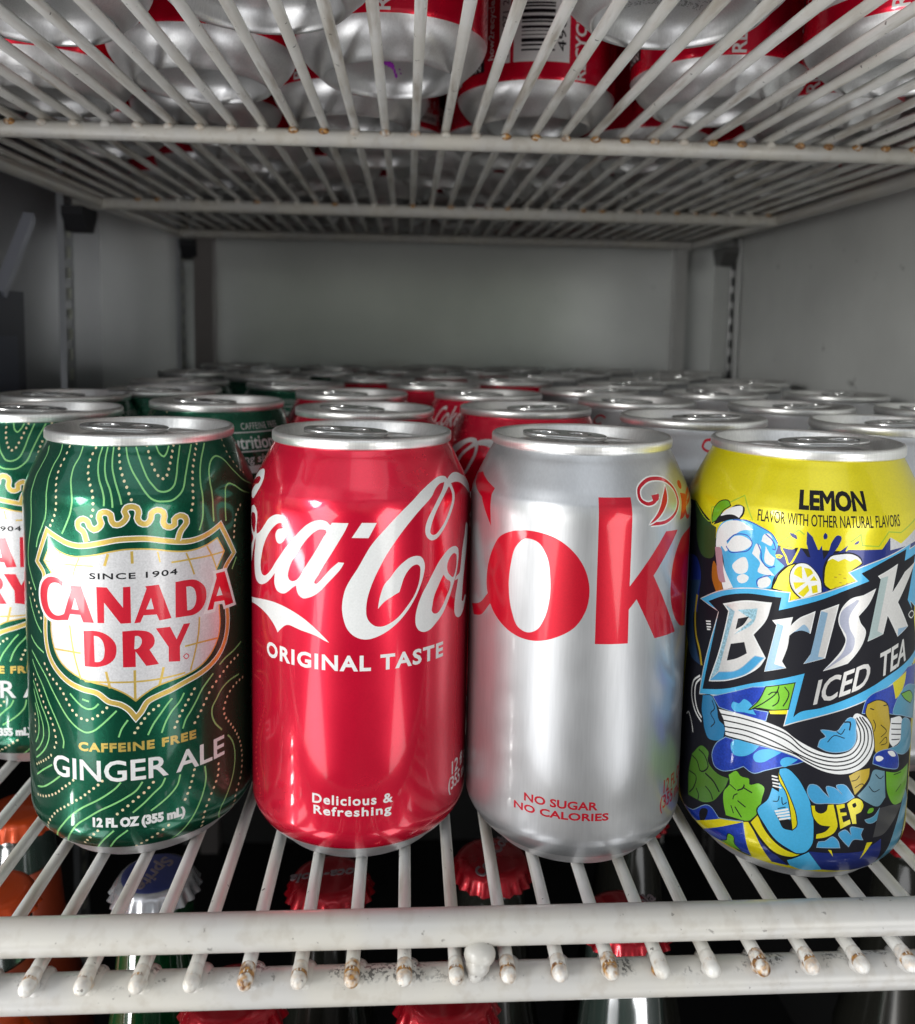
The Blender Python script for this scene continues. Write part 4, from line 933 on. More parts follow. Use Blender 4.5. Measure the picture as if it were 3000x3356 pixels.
O ink .26 -8.7,17.6! -6.8,20.5! -4.5,16.6 -0.8,13.4 2.7,12.2 5.7,12.6! 2.8,10.7 -1.4,10.7 -5.0,13.3
F sky 1.5,9.1! 6.1,12.5! 6.8,13.0! 11.3,6.9! 6.0,5.8 2.4,7.0!
F navy 6.8,13.2! 21.4,13.1! 28.4,15.4! 29.0,5.1! 11.3,6.9!
F sky3 28.4,5.5! 41.0,26.0! 45.7,21.1! 37.4,9.1! 34.2,7.0!
O ice2 .2 28.4,5.5! 41.0,26.0! 45.7,21.1! 37.4,9.1! 34.2,7.0!
F yellow 11.8,14.1! 12.7,14.0! 13.3,12.1!
F yellow 21.4,10.8! 23.2,15.4! 25.1,15.2!
F ink -2.1,35.4! -0.3,36.0 2.9,34.0 5.5,30.2 6.1,29.0 7.3,25.0 8.1,19.3 7.7,14.9 6.0,12.5 3.8,11.8 1.8,12.4 -1.7,14.3 -5.3,18.1 -7.3,21.5 -4.5,26.1 -3.6,29.4!
F sky -1.7,35.1! -0.2,35.7 2.6,33.8 5.1,30.0 5.7,28.9 7.0,24.9 7.7,19.3 7.4,15.0 5.8,12.8 3.7,12.2 2.0,12.9 -1.6,14.7 -4.9,18.4 -6.9,21.6 -4.2,26.0 -3.4,29.3! -1.6,28.6! -1.8,33.6!
F ink -4.2,25.6 -2.7,22.9 -1.2,20.6 -0.1,18.6 2.4,18.4! 1.9,21.2 -1.2,21.4
F yellow -2.1,34.3! -0.4,31.2 1.6,27.1 3.2,22.4 3.3,19.7 2.3,18.5! 1.9,21.0 1.3,24.7 0.1,29.0 -1.8,32.0
O ink .26 -2.1,34.3! -0.4,31.2 1.6,27.1 3.2,22.4 3.3,19.7 2.3,18.5! 1.9,21.0 1.3,24.7 0.1,29.0 -1.8,32.0
L white .45 -3.7,32.7 -2.2,32.7
L white .45 -3.6,31.8 -1.9,31.8
L white .45 -3.4,30.8 -1.4,30.9
L white .45 -3.3,30.0 -1.0,29.9
L white .5 -2.4,22.8 1.0,24.3
L white .5 -2.1,22.1 1.3,23.6
L white .5 -1.7,21.5 1.5,22.8
L white .5 -1.2,20.8 1.7,22.0
L ink .25 -3.0,25.6 -1.8,25.9 -1.5,27.5
L ink .25 -0.8,27.3 -0.4,25.3 0.5,26.1
L ink .25 -1.7,23.8 0.3,24.7
F yellow 6.6,26.4! 7.8,26.5! 8.0,25.0 9.3,24.4 10.6,25.2 10.9,27.0! 12.6,27.2! 13.6,23.4 14.1,20.8 13.1,18.8 11.1,17.6 8.3,16.9! 8.4,18.4! 10.9,19.5 11.8,20.7! 9.1,21.1 7.6,22.7
O ink .26 6.6,26.4! 7.8,26.5! 8.0,25.0 9.3,24.4 10.6,25.2 10.9,27.0! 12.6,27.2! 13.6,23.4 14.1,20.8 13.1,18.8 11.1,17.6 8.3,16.9! 8.4,18.4! 10.9,19.5 11.8,20.7! 9.1,21.1 7.6,22.7
F yellow 13.1,27.0! 15.6,27.4! 15.8,26.1! 14.4,25.7! 14.6,24.9! 16.3,24.9! 16.5,23.9! 15.1,23.6! 15.6,22.1! 17.4,22.9! 17.8,21.4! 14.7,19.9! 13.9,23.8
O ink .26 13.1,27.0! 15.6,27.4! 15.8,26.1! 14.4,25.7! 14.6,24.9! 16.3,24.9! 16.5,23.9! 15.1,23.6! 15.6,22.1! 17.4,22.9! 17.8,21.4! 14.7,19.9! 13.9,23.8
F yellow 16.3,27.2! 18.2,28.6 20.3,28.0 21.2,26.4 20.5,24.6 19.0,24.0! 19.4,21.3! 18.2,21.4! 17.3,24.1 | 17.7,26.9 18.7,27.4 19.1,26.6 18.4,25.9
F sky2 5.5,30.8 6.1,32.2 7.8,32.2 9.6,30.5 11.3,28.9! 10.4,32.1 12.4,31.8 14.9,29.7! 13.0,32.5 14.9,32.7 17.3,30.2 18.2,29.0! 15.6,27.6 10.8,27.3 7.4,27.2
O ice2 .2 5.5,30.8 6.1,32.2 7.8,32.2 9.6,30.5 11.3,28.9! 10.4,32.1 12.4,31.8 14.9,29.7! 13.0,32.5 14.9,32.7 17.3,30.2 18.2,29.0! 15.6,27.6 10.8,27.3 7.4,27.2
F sky2 14.4,18.8 16.1,19.8 18.1,18.1! 17.6,20.3 21.7,19.6! 21.0,18.0 21.8,16.4! 18.6,16.7 17.5,14.9! 15.9,16.5
O ice2 .2 14.4,18.8 16.1,19.8 18.1,18.1! 17.6,20.3 21.7,19.6! 21.0,18.0 21.8,16.4! 18.6,16.7 17.5,14.9! 15.9,16.5
F sky2 8.8,14.6! 9.2,16.2 10.8,16.5 12.8,17.9 14.4,16.6 15.0,14.7!
O ice2 .2 8.8,14.6! 9.2,16.2 10.8,16.5 12.8,17.9 14.4,16.6 15.0,14.7!
F green2 22.5,23.9 23.1,25.2 24.9,25.0 24.8,24.1
O ink .26 22.5,23.9 23.1,25.2 24.9,25.0 24.8,24.1
F sky3 22.0,22.1! 25.1,22.7 27.0,24.6! 27.2,22.3 24.8,20.8 22.5,21.4
O ice2 .2 22.0,22.1! 25.1,22.7 27.0,24.6! 27.2,22.3 24.8,20.8 22.5,21.4
F gold2 16.1,35.2! 18.8,36.5 22.6,36.9! 22.4,34.2 20.0,31.1 18.3,29.4!
O ink .26 16.1,35.2! 18.8,36.5 22.6,36.9! 22.4,34.2 20.0,31.1 18.3,29.4!
L ink .25 17.1,33.6 18.6,33.9 19.4,35.0
L ink .25 18.2,31.6 20.4,32.6 21.3,31.7
F steel 18.9,29.3! 22.5,33.1 23.6,36.0 28.1,35.1! 29.2,27.2! 26.9,25.2 22.0,27.1
O ink .26 18.9,29.3! 22.5,33.1 23.6,36.0 28.1,35.1! 29.2,27.2! 26.9,25.2 22.0,27.1
L ink .25 22.6,31.6 24.6,29.7 26.5,30.1
L ink .25 24.6,34.7 26.7,33.1 27.7,33.7
F green2 28.4,34.9! 33.2,33.4 42.1,33.1! 42.3,26.6 38.1,22.8! 33.0,24.0 30.0,27.7
O ink .26 28.4,34.9! 33.2,33.4 42.1,33.1! 42.3,26.6 38.1,22.8! 33.0,24.0 30.0,27.7
L ink .3 32.2,32.9 36.5,32.4
L ink .3 34.0,27.4 37.1,28.7
F gray 27.0,24.6! 31.6,24.2 38.2,22.3! 33.6,18.9 28.8,16.4 25.2,16.5!""".split("\n"):
    if _ln.startswith("CAN"): _cur = int(_ln.split()[1]); LABELS[_cur] = []
    elif _ln.strip(): LABELS[_cur].append(_ln)

# the sides that the photograph shows only on cans further back
LABELS[0] += ['F white 68,116.6 94,116.6! 94,116.9! 68,116.9!'][:0]
LABELS[0] += ['T white .0 70,112.9 90,115.3 "CAFFEINE FREE"',
              'F white 66,111.6! 94,111.6! 94,112.0! 66,112.0!',
              'T white .18 61,105.6 84,110.6 "Nutrition"',
              'F white 62,104.4! 94,104.4! 94,104.8! 62,104.8!',
              'T white .06 58,100.2 82.4,103.4 "1 serving size"',
              'F white 66,96! 94,96! 94,99! 66,99!',
              'T white .1 66,91 90,93.5 "Amount per serving"',
              'F white 62,89! 94,89! 94,89.4! 62,89.4!']
LABELS[4] = list(LABELS[1]); LABELS[1] += ['T white .1 -86,107 -68,108 -83.4,116.5 "Coke"',
              ]
LABELS[4] += ['F white 70,18! 92,18! 92,56! 70,56!', 'F white 64,18! 68.6,18! 68.6,48! 64,48!']
_bx = random.Random(3)
_z = 22.0
while _z < 50:
    _w = _bx.choice((.35, .7, 1.05, 1.4)); LABELS[4].append('F ink 73,%.2f! 86,%.2f! 86,%.2f! 73,%.2f!' % (_z, _z, _z + _w, _z + _w)); _z += _w + _bx.choice((.4, .75, 1.1))
LABELS[4] += ['T ink .12 90.5,22 90.5,50 87.2,22 "4963 40"', 'T gray .05 67.8,20 67.8,46 65.2,20 "21786071 28*"',
              'T white .3 99.5,12 99.5,40 94.5,12 "RECYCLE"', 'T white .12 61.5,20 61.5,50 59,20 "how2recycle.info"',
              'F ink 44,16! 57,16! 57,46! 44,46!', 'F white 45,20! 56,20! 56,24! 45,24!', 'T ink .12 46,20.8 55,23.2 "METAL"', 'T white .12 46,16.6 55,19.2 "CAN"',
              'T white .1 66,59 80,61 "2020-01352"']
LABELS[4] += ['F white 26,14! 41,14! 41,19! 26,19!', 'T ink .1 28,15.5 40,17.8 "recycle"']

LABELS[2] += ['L dietred .9 -62.5,113.2 -65.5,112.6 -67.5,114 -66.5,116 -63.5,116.4 -61,115.6']
label_specs = {0: ('green', 6.3), 1: ('cokered', 7.15), 2: ('bare', 5.6), 3: ('yellow', 5.6), 4: ('cokered', 11.3)}
CAN_MESH = {}
for k, (b_, zl) in label_specs.items():
    CAN_MESH[k] = label_mesh("can_wall_%d" % k, parse(LABELS[k]), b_, zl)

# lid, with the pull tab
lid_p = [(119.4, 26.15), (119.55, 26.75), (119.9, 27.0), (121.6, 27.0), (122.2, 26.85), (122.55, 26.4), (122.6, 25.95), (122.4, 25.6), (121.8, 25.35), (119.5, 24.6), (117.6, 23.9), (116.8, 23.5), (116.4, 22.9), (116.5, 22.3), (117.3, 21.8), (118.9, 21.5), (119.3, 21.0), (119.35, 19), (119.1, 18.2), (119.05, 10), (119.1, 5.5), (119.5, 4.8), (119.55, 3), (119.55, .01)]
mb = MB(); mb.lathe(lid_p, 96)
def ring_path(mb_, pts, r, n=6):
    P = [Vector(p) for p in pts]; V = []; F = []; k = len(P)
    for i in range(k):
        t = (P[(i + 1) % k] - P[i - 1]).normalized(); a = t.cross(Vector((0, 0, 1))).normalized(); b = a.cross(t)
        for j in range(n):
            w = 2 * math.pi * j / n; V.append(tuple(P[i] + (a * math.cos(w) + b * math.sin(w)) * r))
    for i in range(k):
        for j in range(n):
            F.append((i * n + j, i * n + (j + 1) % n, ((i + 1) % k) * n + (j + 1) % n, ((i + 1) % k) * n + j))
    mb_.add(V, F)
ring_path(mb, [(8.2 * math.cos(a) + 11.5, 10.5 * math.sin(a), 119.15) for a in np.linspace(0, 2 * math.pi, 40, endpoint=False)], .35)
ring_path(mb, [(6.6 * math.cos(a) + 11.5, 8.6 * math.sin(a), 119.05) for a in np.linspace(0, 2 * math.pi, 40, endpoint=False)], .3)
ring_path(mb, [(13.5 * math.cos(a) - 4.5, 10.8 * math.sin(a), 119.1) for a in np.linspace(0, 2 * math.pi, 40, endpoint=False)], .4)
lid_proto = mb.build("lid", ALU_LID)
LID_MESH = lid_proto.data
bpy.data.objects.remove(lid_proto)


def tab_mesh():
    cu = bpy.data.curves.new("pull_tab", 'CURVE'); cu.dimensions = '2D'; cu.fill_mode = 'BOTH'; cu.extrude = .25 * MM; cu.bevel_depth = .42 * MM; cu.bevel_resolution = 2; cu.offset = -.3 * MM
    def sp(pts):
        s = cu.splines.new('POLY'); s.points.add(len(pts) - 1); s.use_cyclic_u = True
        for q, (x, y) in zip(s.points, pts): q.co = (x * MM, y * MM, 0, 1)
    n = 44; out = []
    for i in range(n):
        a = 2 * math.pi * i / n; ca, sa = math.cos(a), math.sin(a)
        e = .82
        out.append((-5.0 + 12.6 * math.copysign(abs(ca)**e, ca), 8.0 * math.copysign(abs(sa)**e, sa) * (1 if ca < 0 else 1 - .12 * ca)))
    sp(out)
    sp([(-10.8 + 4.3 * math.cos(a), 4.7 * math.sin(a)) for a in np.linspace(0, 2 * math.pi, 24, endpoint=False)][::-1])
    sp([(-.6 + 3.4 * math.cos(a), 4.3 * math.sin(a)) for a in np.linspace(.9, 2 * math.pi - .9, 18)] + [(1.2 - 2.2 * math.cos(a) * 1.0, 2.9 * math.sin(a)) for a in np.linspace(math.pi + .9, math.pi - .9, 8)][::-1])
    ob = bpy.data.objects.new("pull_tab", cu); COL.objects.link(ob)
    dg = bpy.context.evaluated_depsgraph_get(); dg.update()
    me = bpy.data.meshes.new_from_object(ob.evaluated_get(dg)); bpy.data.objects.remove(ob)
    me.materials.clear(); me.materials.append(ALU_TAB)
    me.polygons.foreach_set("use_smooth", [True] * len(me.polygons))
    me.update(); me.set_sharp_from_angle(angle=math.radians(45))
    return me
TAB_MESH = tab_mesh()
mb = MB(); mb.lathe([(0, 2.3), (.5, 2.3), (.75, 1.9), (.8, .01)], 20); RIV = mb.build("rivet", ALU_LID); RIV_MESH = RIV.data; bpy.data.objects.remove(RIV)


def obj(name, me, parent=None, loc=(0, 0, 0), rot=(0, 0, 0)):
    o = bpy.data.objects.new(name, me); COL.objects.link(o)
    o.parent = parent; o.location = Vector(loc) * MM; o.rotation_euler = rot
    return o


KIND = {0: 'ginger_ale_can', 1: 'cola_can', 2: 'diet_cola_can', 3: 'iced_tea_can', 4: 'cola_can'}
proto = {}
def can(kind, x, y, z, face_u, tab_deg, label, group, tilt=True):
    """face_u: the label position (mm along the wall) turned to the camera"""
    if kind not in proto:
        root = empty(KIND[kind])
        obj('body', CAN_MESH[kind], root)
        lid = obj('lid', LID_MESH, root)
        obj('pull_tab', TAB_MESH, lid, (0, 0, 121.5), (0, math.radians(2.6), 0))
        obj('rivet', RIV_MESH, lid, (0, 0, 121.2))
        proto[kind] = root
    else:
        root = copy_tree(proto[kind])
    facing = math.atan2(-x, y)
    root.location = Vector((x, y, z)) * MM
    rz = facing - face_u / R0
    root.rotation_euler = (0, 0, rz)
    for c in root.children:
        if c.name.startswith('lid'): c.rotation_euler = (0, 0, math.radians(tab_deg) - rz)
    tagp(root, label, 'drink can', group)
    return root


G_FRONT = 'cans in the front row on the lower shelf'
G_BACK = 'cans in rows behind the front cans'
RS = .9925
can(0, -79.9, 262.9, 0, 0, 4, 'green and gold ginger ale can with whole white shield, leftmost whole front can', G_FRONT)
can(1, -13.1, 259.4, 0, 0, 6, 'red cola can with white script, ORIGINAL TASTE, frontmost of the red cans', G_FRONT)
can(2, 53.1, 254.6, 0, 0, -4, 'silver diet cola can with big red letters ok, between red can and lemon tea can', G_FRONT)
can(3, 118.9, 246.0, 0, 0, 168, 'yellow and blue lemon iced tea can with BRISK lettering, rightmost front can', G_FRONT)

ORD = ['second', 'third', 'fourth', 'fifth', 'sixth', 'seventh', 'eighth', 'ninth', 'tenth', 'eleventh', 'twelfth']
back = [
    (0, -131.5, 318, 16.5, 10, 'green ginger ale can cut off by left edge, partly behind the front ginger ale can'),
    (0, -150, 386, 40, 20, 'green ginger ale can at far left, only its lid seen behind the cut off can'),
    (0, -78.5, 360.6, 60, 12, 'green can showing Nutrition panel, between front ginger ale and front red can'),
    (1, -16, 335, 80, -5, 'red can directly behind front red cola can, thin red band under its rim'),
    (1, 49.3, 349.1, 51, 170, 'red can with white script loop seen between front red can and silver can'),
    (2, 108.6, 317, -72, 165, 'silver diet can directly behind the gap between silver can and lemon tea can'),
    (2, 177, 303, 60, 170, 'silver can cut off by right edge behind the lemon tea can'),
    (1, -26.3, 416.7, 100, 0, 'red can, third back in line behind the front red cola can'),
    (1, 41.1, 426.2, -53, 10, 'red can with white Coke lettering on its shoulder, third row'),
    (2, 107.5, 392.4, -45, 20, 'silver can with small red script mark, third row'),
    (2, 173, 374.2, 80, 175, 'silver can in third row behind lemon tea can, near right wall'),
    (0, -118, 425.3, 70, 14, 'green can third back in line behind the front ginger ale can'),
    (0, -61.6, 481.4, 80, 10, 'green can with dark green side, fourth row next to red cans'),
    (1, 15.9, 494.9, 95, 0, 'red can in fourth row, dark lid between two lighter lids'),
    (2, 238, 366, 70, 0, 'silver can at right edge beside the right wall'),
]
for k, x, y, fu, td, lab in back:
    can(k, x, y, 0, fu, td, lab, G_BACK)
placed = [(b_[1], b_[2]) for b_ in back]
rw = random.Random(11)
cand = []
for row in range(6):
    y = 452 + row * 59.5
    for c_ in range(8):
        x = -122 + c_ * 67.2 + (33.6 if row % 2 else 0)
        if x < 236: cand.append((y, x))
kindname = {0: 'green ginger ale', 1: 'red cola', 2: 'silver diet cola'}
rows_seen = {}
extra = []
for y, x in cand:
    best = None
    for dy in (0, 8, 16, 24, 32, 40):
        for dx in (0, -6, 6, -12, 12, -20, 20):
            if x + dx > 238 or y + dy > 735: continue
            if all(math.hypot(x + dx - px, y + dy - py) >= 66.5 for px, py in placed):
                best = (x + dx, y + dy); break
        if best: break
    if best: placed.append(best); extra.append(best)
extra.sort(key=lambda p: (round(p[1] / 60), p[0]))
by = {}
for x, y in extra:
    k = 0 if x < -38 - (y - 450) * .02 else (1 if x < 66 + (y - 450) * .06 else 2)
    by.setdefault((k, round(y / 60)), []).append((x, y))
depthword = {}
for key in sorted(by):
    k, d = key
    lst = by[key]
    for i, (x, y) in enumerate(lst):
        pos = ['leftmost', 'second from left', 'third from left', 'fourth from left', 'fifth from left'][i]
        if len(lst) == 1: pos = 'only one'
        elif i == len(lst) - 1: pos = 'rightmost'
        rowname = {7: 'fourth', 8: 'fifth', 9: 'sixth', 10: 'seventh', 11: 'eighth', 12: 'rearmost'}.get(d, 'rearmost')
        can(k, x, y, 0, rw.uniform(60, 140), rw.uniform(0, 360), '%s can, %s among its colour, in the blurred %s row' % (kindname[k], pos, rowname), G_BACK)

# ------------------------------------------------------------------ shelves
def rustval(amount):
    return lambda t, L: amount * max(0.0, 1 - t / 3.2)


sh = empty('wire_shelf', (20, 200, -3.5))
tagp(sh, 'lower white wire shelf with chipped rusty rod ends, carrying the front cans', 'shelf')
def local(o, par):
    o.location = -par.location + o.location
    return o
mb = MB(); mb.tube((-190, 198.4, 5.3), (270, 198.4, 5.3), 4.4, 24, rings=90)
local(mb.build('guard_rail', ENAMEL, sh), sh)
rods = [-99.25 + 12.56 * i for i in range(-7, 29)]
mb = MB(); mb.tube((-190, 196.5, -7.9), (270, 196.5, -7.9), 4.4, 24, rings=90)
for x in rods:
    mb.ell((x + .9, 197.0, -5.3), (3.4, 4.6, 2.3), 14, 8, .0)
    mb.ell((x, 193.7, -3.6), (1.9, 1.5, 1.9), 12, 8, 1.3 * random.random()**2)
local(mb.build('front_rail', ENAMEL_FRONT, sh), sh)
for i, x in enumerate(rods):
    mb = MB(); am = random.choice((.2, .5, .8, 1.2, 2.2))
    V0 = len(mb.v)
    mb.tube((x, 192.2, -1.75), (x, 745, -1.75), 1.75, 12, rings=1, round_cap=True)
    mb.tube((x, 190.9, -1.95), (x, 195, -1.8), 1.9, 14, rings=12, round_cap=True, att=(lambda am_: (lambda t, L: am_ * (1.3 if 1.0 < t < 1.9 else .3)))(am))
    local(mb.build('rod', ENAMEL_ROD, sh), sh)
for xs in (-188, 262):
    mb = MB(); mb.tube((xs, 196, -7.9), (xs, 745, -7.9), 4.4, 16, rings=20); local(mb.build('side_rail', ENAMEL, sh), sh)
for ys in (380, 560, 743):
    mb = MB(); mb.tube((-188, ys, -7.0), (262, ys, -7.0), 3.4, 16, rings=20); local(mb.build('cross_bar', ENAMEL, sh), sh)
mb = MB(); mb.ell((19.6, 194.4, 1.0), (3.9, 3.2, 3.2), 20, 12, 0.0); mb.ell((19.1, 193.6, -1.0), (3.1, 2.7, 3.1), 16, 10, 0.0); mb.ell((18.7, 193.2, -3.0), (2.1, 2.0, 2.3), 16, 10, 0.0)
local(mb.build('coating_drip', ENAMEL, sh), sh)

UZ = 234.6
us_ = empty('wire_shelf', (20, 366, UZ))
tagp(us_, 'upper white wire shelf seen from below, red cans standing on its rods', 'shelf')
for x in [-99.2 - 23.8 + 12.56 * i for i in range(-6, 30)]:
    mb = MB(); am = random.choice((.1, .5, .9, 1.5))
    mb.tube((x, 150, UZ + 1.75), (x, 745, UZ + 1.75), 1.75, 12, rings=1, round_cap=True)
    local(mb.build('rod', ENAMEL_ROD, us_), us_)
rodsU = [-99.2 - 23.8 + 12.56 * i for i in range(-4, 30)]
for q, ys in enumerate((366, 572, 742)):
    rb = (3.5, 4.1, 3.6)[q]
    mb = MB(); mb.tube(((-206, -214, -193)[q], ys, UZ - rb + .1), (247, ys, UZ - rb + .1), rb, 18, rings=120)
    if q < 2:
        for x in rodsU:
            mb.ell((x, ys - 2.6, UZ - 1.2), (2.3, 1.8, 1.6), 12, 8, random.choice((0, .2, .6, 1.2, 1.8)))
    local(mb.build('cross_bar', ENAMEL, us_), us_)
for xs in (-208, 249):
    mb = MB(); mb.tube((xs, 150, UZ - 3.3), (xs + (14 if xs < 0 else 0), 745, UZ - 3.3), 3.9, 18, rings=20); local(mb.build('side_rail', ENAMEL, us_), us_)

# cans on the upper shelf
G_UP = 'red cans standing on the upper shelf'
up = [(-6.4, 306.9, 100, 'red can overhead with purple ink on its silver base, near the centre'),
      (-74, 322.1, 90, 'red can overhead left of centre, speckled silver base'),
      (53.1, 370.1, 79, 'red can overhead showing its barcode and lettering'),
      (118, 333, 90, 'red can overhead right of the barcode can, label corner showing'),
      (-24.5, 377.4, 120, 'red can overhead, second row, below the ink stained can'),
      (-90.6, 400.9, 130, 'red can overhead at left in second row'),
      (-140, 350.8, 60, 'red can overhead at far left edge, base partly cut off'),
      (-40.4, 239.9, 70, 'red can overhead at top edge with purple ink drip, left of centre'),
      (72.5, 240.5, 100, 'red can overhead at top edge with dotted date code on its base'),
      (-107, 258, 100, 'red can overhead at top left corner, speckled base'),
      (164, 282.1, 100, 'red can overhead at top right corner with large white letters'),
      (178, 372.4, 100, 'red can overhead at right in second row')]
upl = []
for x, y, fu, lab in up:
    o = can(4, x, y, UZ + 3.8, fu, 0, lab, G_UP); upl.append(o); 
pl = [(a[0], a[1]) for a in up]
n_ex = 0
rown = {0: 'third', 1: 'third', 2: 'fourth', 3: 'fifth', 4: 'sixth', 5: 'seventh'}
lst = []
for row in range(6):
    for c_ in range(7):
        x = -150 + c_ * 67.2 + (33.6 if row % 2 else 0); y = 438 + row * 58.5
        if x > 232: continue
        for dy in (0, 8, 16, 24, 32):
            if y + dy < 735 and all(math.hypot(x - px, y + dy - py) >= 66.4 for px, py in pl):
                pl.append((x, y + dy)); lst.append((row, x, y + dy)); break
posw = ['leftmost', 'second from left', 'third from left', 'fourth from left', 'fifth from left', 'sixth from left', 'seventh from left']
cnt = {}
for row, x, y in lst:
    i = cnt.get(row, 0); cnt[row] = i + 1
    can(4, x, y, UZ + 3.8, random.uniform(-80, 100), 0, 'dim red can overhead, %s, %s row behind the sharper ones' % (posw[i], ['first', 'second', 'third', 'fourth', 'fifth', 'sixth'][row]), G_UP)

# purple ink on two of the silver bases, following the dome
INK = plain("purple_ink", (.32, .02, .42), 0, .4)
dome = np.array([(22.3, 0.1), (21.6, 1.6), (21.0, 4.2), (18.6, 6.6), (15, 8.6), (10, 10.1), (5, 10.9), (0, 11.1)])[::-1]
def dz(r): return float(np.interp(r, dome[:, 0], dome[:, 1])) - .12
def ink(parent, blobs):
    mb = MB()
    for cx_, cy_, rx, ry in blobs:
        V = [(cx_, cy_, dz(math.hypot(cx_, cy_)))]; n = 12
        for i in range(n):
            a = 2 * math.pi * i / n; j = 1 + .25 * math.sin(i * 2.7)
            px, py = cx_ + rx * j * math.cos(a), cy_ + ry * j * math.sin(a); V.append((px, py, dz(math.hypot(px, py)) - .0))
        mb.add(V, [(0, 1 + (i + 1) % n, 1 + i) for i in range(n)])
    o = mb.build('ink_stain', INK)
    o.parent = parent; o.rotation_euler = (0, 0, -parent.rotation_euler[2])
    return o
ink(upl[0], [(-2, 11.5, 2.3, 1.2), (-.5, 12.8, 1.3, 1.4), (.2, 14.2, .5, 1.2), (.8, 15.8, .4, 1.2), (1.3, 17.6, .5, 1.1), (2.6, 14.8, .35, .35), (3, 16.5, .3, .4)])
ink(upl[7], [(-1.5, 5, .6, 3), (-1, 9, .5, 3), (-.2, 12.5, .45, 2.4), (0, 15.5, .5, 2), (.8, 17.5, 1, .5), (3.6, 13, .5, .6), (3, 15, .35, .6)])

# dotted date code on one base
mb = MB()
rr_ = random.Random(5)
for li in range(2):
    for ci in range(15):
        for dx in range(4):
            for dy in range(5):
                if rr_.random() < .42:
                    px = -12 + ci * 1.75 + dx * .36; py = 7 + li * 3.4 + dy * .5
                    zz = dz(math.hypot(px, py)); s_ = .14
                    mb.add([(px - s_, py - s_, zz), (px + s_, py - s_, zz), (px + s_, py + s_, zz), (px - s_, py + s_, zz)], [(0, 3, 2, 1)])
o = mb.build('date_code', plain("black_code_ink", (.02, .02, .02), 0, .5)); o.parent = upl[8]; o.rotation_euler = (0, 0, -upl[8].rotation_euler[2])

# ------------------------------------------------------------------ cabinet
def wallmat(name, col, metal, rough, dirt=.3, bump=.05):
    mt, nt, b = nodes(name); N = nt.nodes.new; L = nt.links.new
    t = N("ShaderNodeTexCoord")
    n = N("ShaderNodeTexNoise"); n.inputs["Scale"].default_value = 9; n.inputs["Detail"].default_value = 7; L(t.outputs["Object"], n.inputs[0])
    r = N("ShaderNodeMapRange"); r.inputs[1].default_value = .3; r.inputs[2].default_value = .7; r.inputs[3].default_value = .86; r.inputs[4].default_value = 1.1; L(n.outputs[0], r.inputs[0])
    s = N("ShaderNodeVectorMath"); s.operation = 'SCALE'; s.inputs[0].default_value = col; L(r.outputs[0], s.inputs["Scale"])
    n2 = N("ShaderNodeTexNoise"); n2.inputs["Scale"].default_value = 85; n2.inputs["Detail"].default_value = 4; L(t.outputs["Object"], n2.inputs[0])
    r2 = N("ShaderNodeMapRange"); r2.inputs[1].default_value = .69; r2.inputs[2].default_value = .76; r2.inputs[4].default_value = dirt; L(n2.outputs[0], r2.inputs[0])
    x = N("ShaderNodeMix"); x.data_type = 'RGBA'; L(r2.outputs[0], x.inputs[0]); L(s.outputs[0], x.inputs[6]); x.inputs[7].default_value = (.03, .03, .028, 1)
    L(x.outputs[2], b.inputs["Base Color"]); b.inputs["Metallic"].default_value = metal; b.inputs["Roughness"].default_value = rough
    bm = N("ShaderNodeBump"); bm.inputs["Strength"].default_value = bump; bm.inputs["Distance"].default_value = .002
    L(n.outputs[0], bm.inputs["Height"]); L(bm.outputs[0], b.inputs["Normal"])
    return mt


W_SIDE = wallmat("painted_liner", (.78, .80, .79), .1, .42, .6)
W_BACK = wallmat("satin_liner", (.80, .82, .825), .45, .25, .1, .10)
W_LEFT = wallmat("aluminium_liner", (.50, .51, .55), .45, .28, .1, .1)
SHADE_LINER = plain("shade_liner", (.03, .03, .032), 0, .6)  # near-black colour stands for the shade on walls and floor below the shelf
def wall(name, lo, hi, mt):
    mb = MB(); mb.box(lo, hi); o = mb.build(name, mt, smooth=False); o["kind"] = "structure"; return o
wall('back_wall', (-276, 772, -16), (279, 780, 520), W_BACK)
wall('side_wall', (279, 120, -16), (287, 780, 520), W_SIDE)
wall('side_wall', (-276, 200, -16), (-268, 780, 520), W_LEFT)
wall('back_wall', (-276, 772, -330), (279, 780, -16), SHADE_LINER)
wall('side_wall', (279, 120, -330), (287, 780, -16), SHADE_LINER)
wall('side_wall', (-276, 200, -330), (-268, 780, -16), SHADE_LINER)
wall('added_shade_panel', (-300, 96, 288), (310, 120, 640), W_SIDE)  # unseen panel added to keep light off the upper cans
wall('ceiling', (-276, 120, 520), (287, 780, 528), W_SIDE)
wall('cabinet_floor', (-276, 120, -338), (287, 780, -330), SHADE_LINER)

